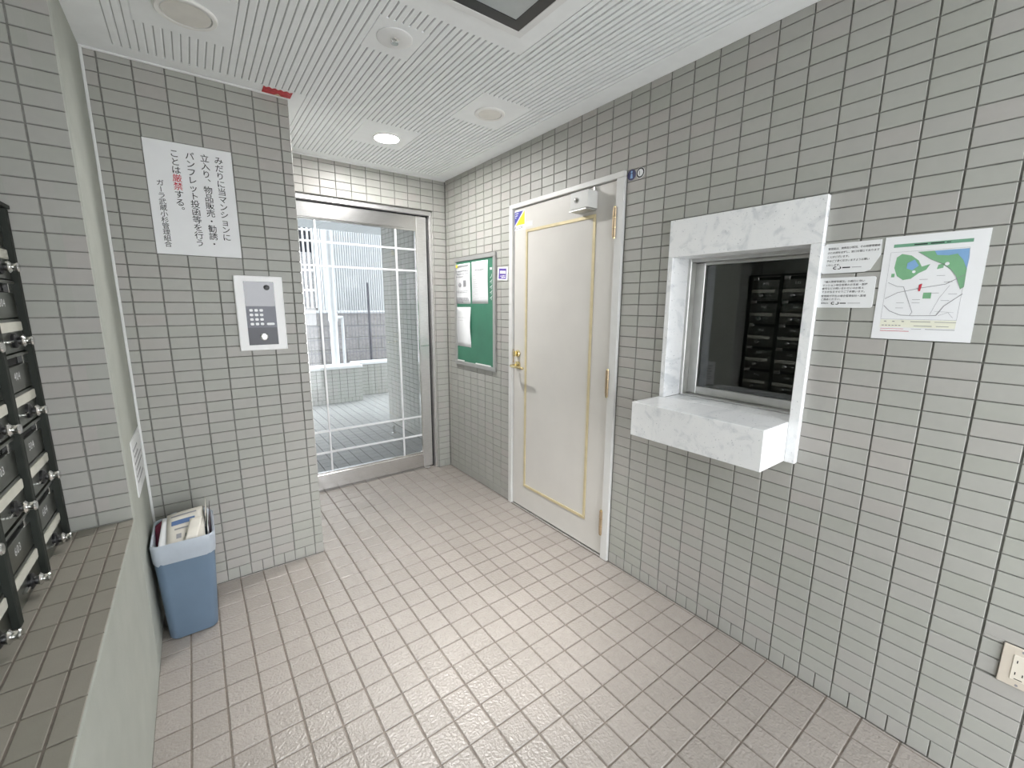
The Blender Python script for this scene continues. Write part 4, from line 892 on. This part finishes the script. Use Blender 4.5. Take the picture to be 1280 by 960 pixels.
for i in range(9): MB().box(-1.8+i*0.3+0.002, -1.5+i*0.3-0.002, 2.76, 5.51, 2.292, 2.30).build('soffit_board', 'soffit', sf)
mb = MB(); mb.box(-3.0, 6.0, 2.752, 5.50, 2.452, 4.2)  # unseen block added to cut sky light over the alley
tag(mb.build('wall_upper_shade', 'block'), 'unseen upper-storey mass added above the porch to block sky light', 'wall', kind='structure')
mb = MB(); mb.box(-2.3, -2.0, 2.752, 4.10, -T, 2.29); tag(mb.build('porch_light_blocker', 'white_trim'), 'unseen pale wall added left of the porch to shape its daylight', 'wall', kind='structure')  # added out of view to limit and bounce light in the porch
def lowwall(name, label, x0, x1, y0, y1, h):
    s = thing(name, label, 'low wall', ((x0+x1)/2, (y0+y1)/2, 0))
    mb = MB(); mb.box(x0+T, x1-T, y0+T, y1, -T, h); mb.build('core', 'grout_dark', s)
    lay_tiles(s, Fr((0, y0+T, 0), (1, 0, 0), (0, 0, 1), (0, -1, 0)), wall_rects(x0, x1, 0, v1=h-0.003), 'tile_y', T, minpx=6)
    lay_tiles(s, Fr((x1-T, y0, 0), (0, 1, 0), (0, 0, 1), (1, 0, 0)), wall_rects(0.004, y1-y0, 0, v1=h-0.003), 'tile_x', T, minpx=6)
    mb = MB(); mb.box(x0-0.01, x1+0.015, y0-0.015, y1+0.01, h, h+0.035); mb.build('coping', 'coping', s, bevel=0.004)
lowwall('low_wall', 'near tiled low wall with white coping and the drainpipe', -1.98, 0.20, 5.52, 5.80, 0.475)
lowwall('low_wall', 'far tiled low wall with white coping behind the corner', 0.22, 2.6, 5.86, 6.10, 0.462)
s = thing('drainpipe', 'white vertical drainpipe rising from the low wall coping', 'pipe', (-0.10, 5.66, 0.511))
mb = MB(); mb.cyl((-0.10, 5.66, 0.5115), (-0.10, 5.66, 3.4), 0.050, seg=20); mb.build('pipe', 'white_metal', s, smooth=True)
mb = MB(); mb.cyl((-0.10, 5.66, 1.12), (-0.10, 5.66, 1.22), 0.060, seg=20); mb.build('collar', 'white_metal', s, smooth=True)
mb = MB(); mb.cyl((0.03, 5.70, 0.5115), (0.03, 5.70, 1.16), 0.018, seg=12); mb.cyl((-0.10, 5.66, 1.17), (0.035, 5.70, 1.17), 0.02, seg=10); mb.build('side_pipe', 'white_metal', s, smooth=True)
# wire fence behind the low walls
s = thing('wire_fence', 'grey wire mesh fence standing behind the low walls', 'fence', (0.3, 6.25, 0))
for x in (-1.6, -0.55, 0.59, 1.7):
    mb = MB(); mb.cyl((x, 6.25, -0.2), (x, 6.25, 1.68 if x == 0.59 else 1.30), 0.016, seg=10); mb.build('post', 'dark_pole', s, smooth=True)
for z in (0.62, 0.82, 1.02, 1.22):
    mb = MB(); mb.cyl((-1.6, 6.25, z), (1.7, 6.25, z), 0.005, seg=6); mb.build('rail_wire', 'wire', s)
mb = MB()
for i in range(66): mb.box(-1.59+i*0.05, -1.585+i*0.05, 6.247, 6.252, 0.45, 1.25)
tag(mb.build('mesh_wires', 'wire', s), kind='stuff')
# block wall
s = thing('block_wall', 'weathered concrete block wall beyond the fence', 'wall', (0.5, 6.95, -0.2))
mb = MB(); mb.box(-1.99, 3.19, 6.905, 7.0, -0.2, 1.19); mb.build('mortar', 'grout', s)
for j in range(7):
    for i in range(15):
        x = -2.2+i*0.4-(0.2 if j % 2 else 0)
        x0, x1 = max(-1.99, x+0.005), min(3.19, x+0.395)
        if x1-x0 > 0.05: MB().box(x0, x1, 6.9, 7.004, -0.2+j*0.2+0.005, -0.2+j*0.2+0.195).build('block', 'block', s, bevel=0.004)
mb = MB(); mb.box(-1.99, 3.19, 6.88, 7.02, 1.20, 1.245); mb.build('cap', 'coping', s)
# neighbouring house with corrugated siding
s = thing('neighbour_house', 'pale neighbouring house with vertical corrugated siding', 'building', (2.2, 8.6, -0.2))
mb = MB(); mb.box(0.50, 6.0, 8.52, 10.5, -0.2, 5.2); mb.build('wall', 'siding', s)
for i in range(60):
    x = 0.50+i*0.045
    mb = MB(); mb.add([(x+0.004, 8.52, -0.2), (x+0.010, 8.49, -0.2), (x+0.026, 8.49, -0.2), (x+0.032, 8.52, -0.2), (x+0.004, 8.52, 4.0), (x+0.010, 8.49, 4.0), (x+0.026, 8.49, 4.0), (x+0.032, 8.52, 4.0)], [(0, 1, 5, 4), (1, 2, 6, 5), (2, 3, 7, 6)]); mb.build('siding_rib', 'siding', s)
s = thing('grille_house', 'darker neighbouring house with a barred window, seen at the left of the glass door', 'building', (-0.4, 8.6, -0.2))
mb = MB(); mb.box(-6.0, 0.495, 8.75, 10.5, -0.2, 5.2); mb.build('wall', 'block', s)
mb = MB(); mb.box(-1.30, 0.34, 8.70, 8.76, 1.30, 3.2); wn_ = mb.build('window', 'dark_win', s)
for i in range(21):
    mb = MB(); mb.box(-1.30+i*0.082, -1.27+i*0.082, 8.62, 8.66, 1.28, 3.25); mb.build('grille_bar', 'white_metal', wn_)
for z in (1.62, 2.0, 2.75):
    mb = MB(); mb.box(-1.32, 0.37, 8.66, 8.69, z-0.02, z+0.02); mb.build('grille_rail', 'white_metal', wn_)
mb = MB()
for i in range(3): mb.box(0.385+i*0.04, 0.41+i*0.04, 8.6, 8.7, -0.2, 4.0)
mb.build('downpipe_strip', 'white_metal', s)
s = thing('door_stop', 'small steel door stop on the porch floor', 'door stop', (-0.046, 3.72, 0))
mb = MB(); mb.lathe((-0.046, 3.72, 0.0003), (-0.046, 3.72, 1), [(0.028, 0), (0.028, 0.006), (0.010, 0.010), (0.010, 0.05), (0.016, 0.055), (0.016, 0.075), (0.010, 0.08)], 16); mb.build('stop_post', 'chrome', s, smooth=True)
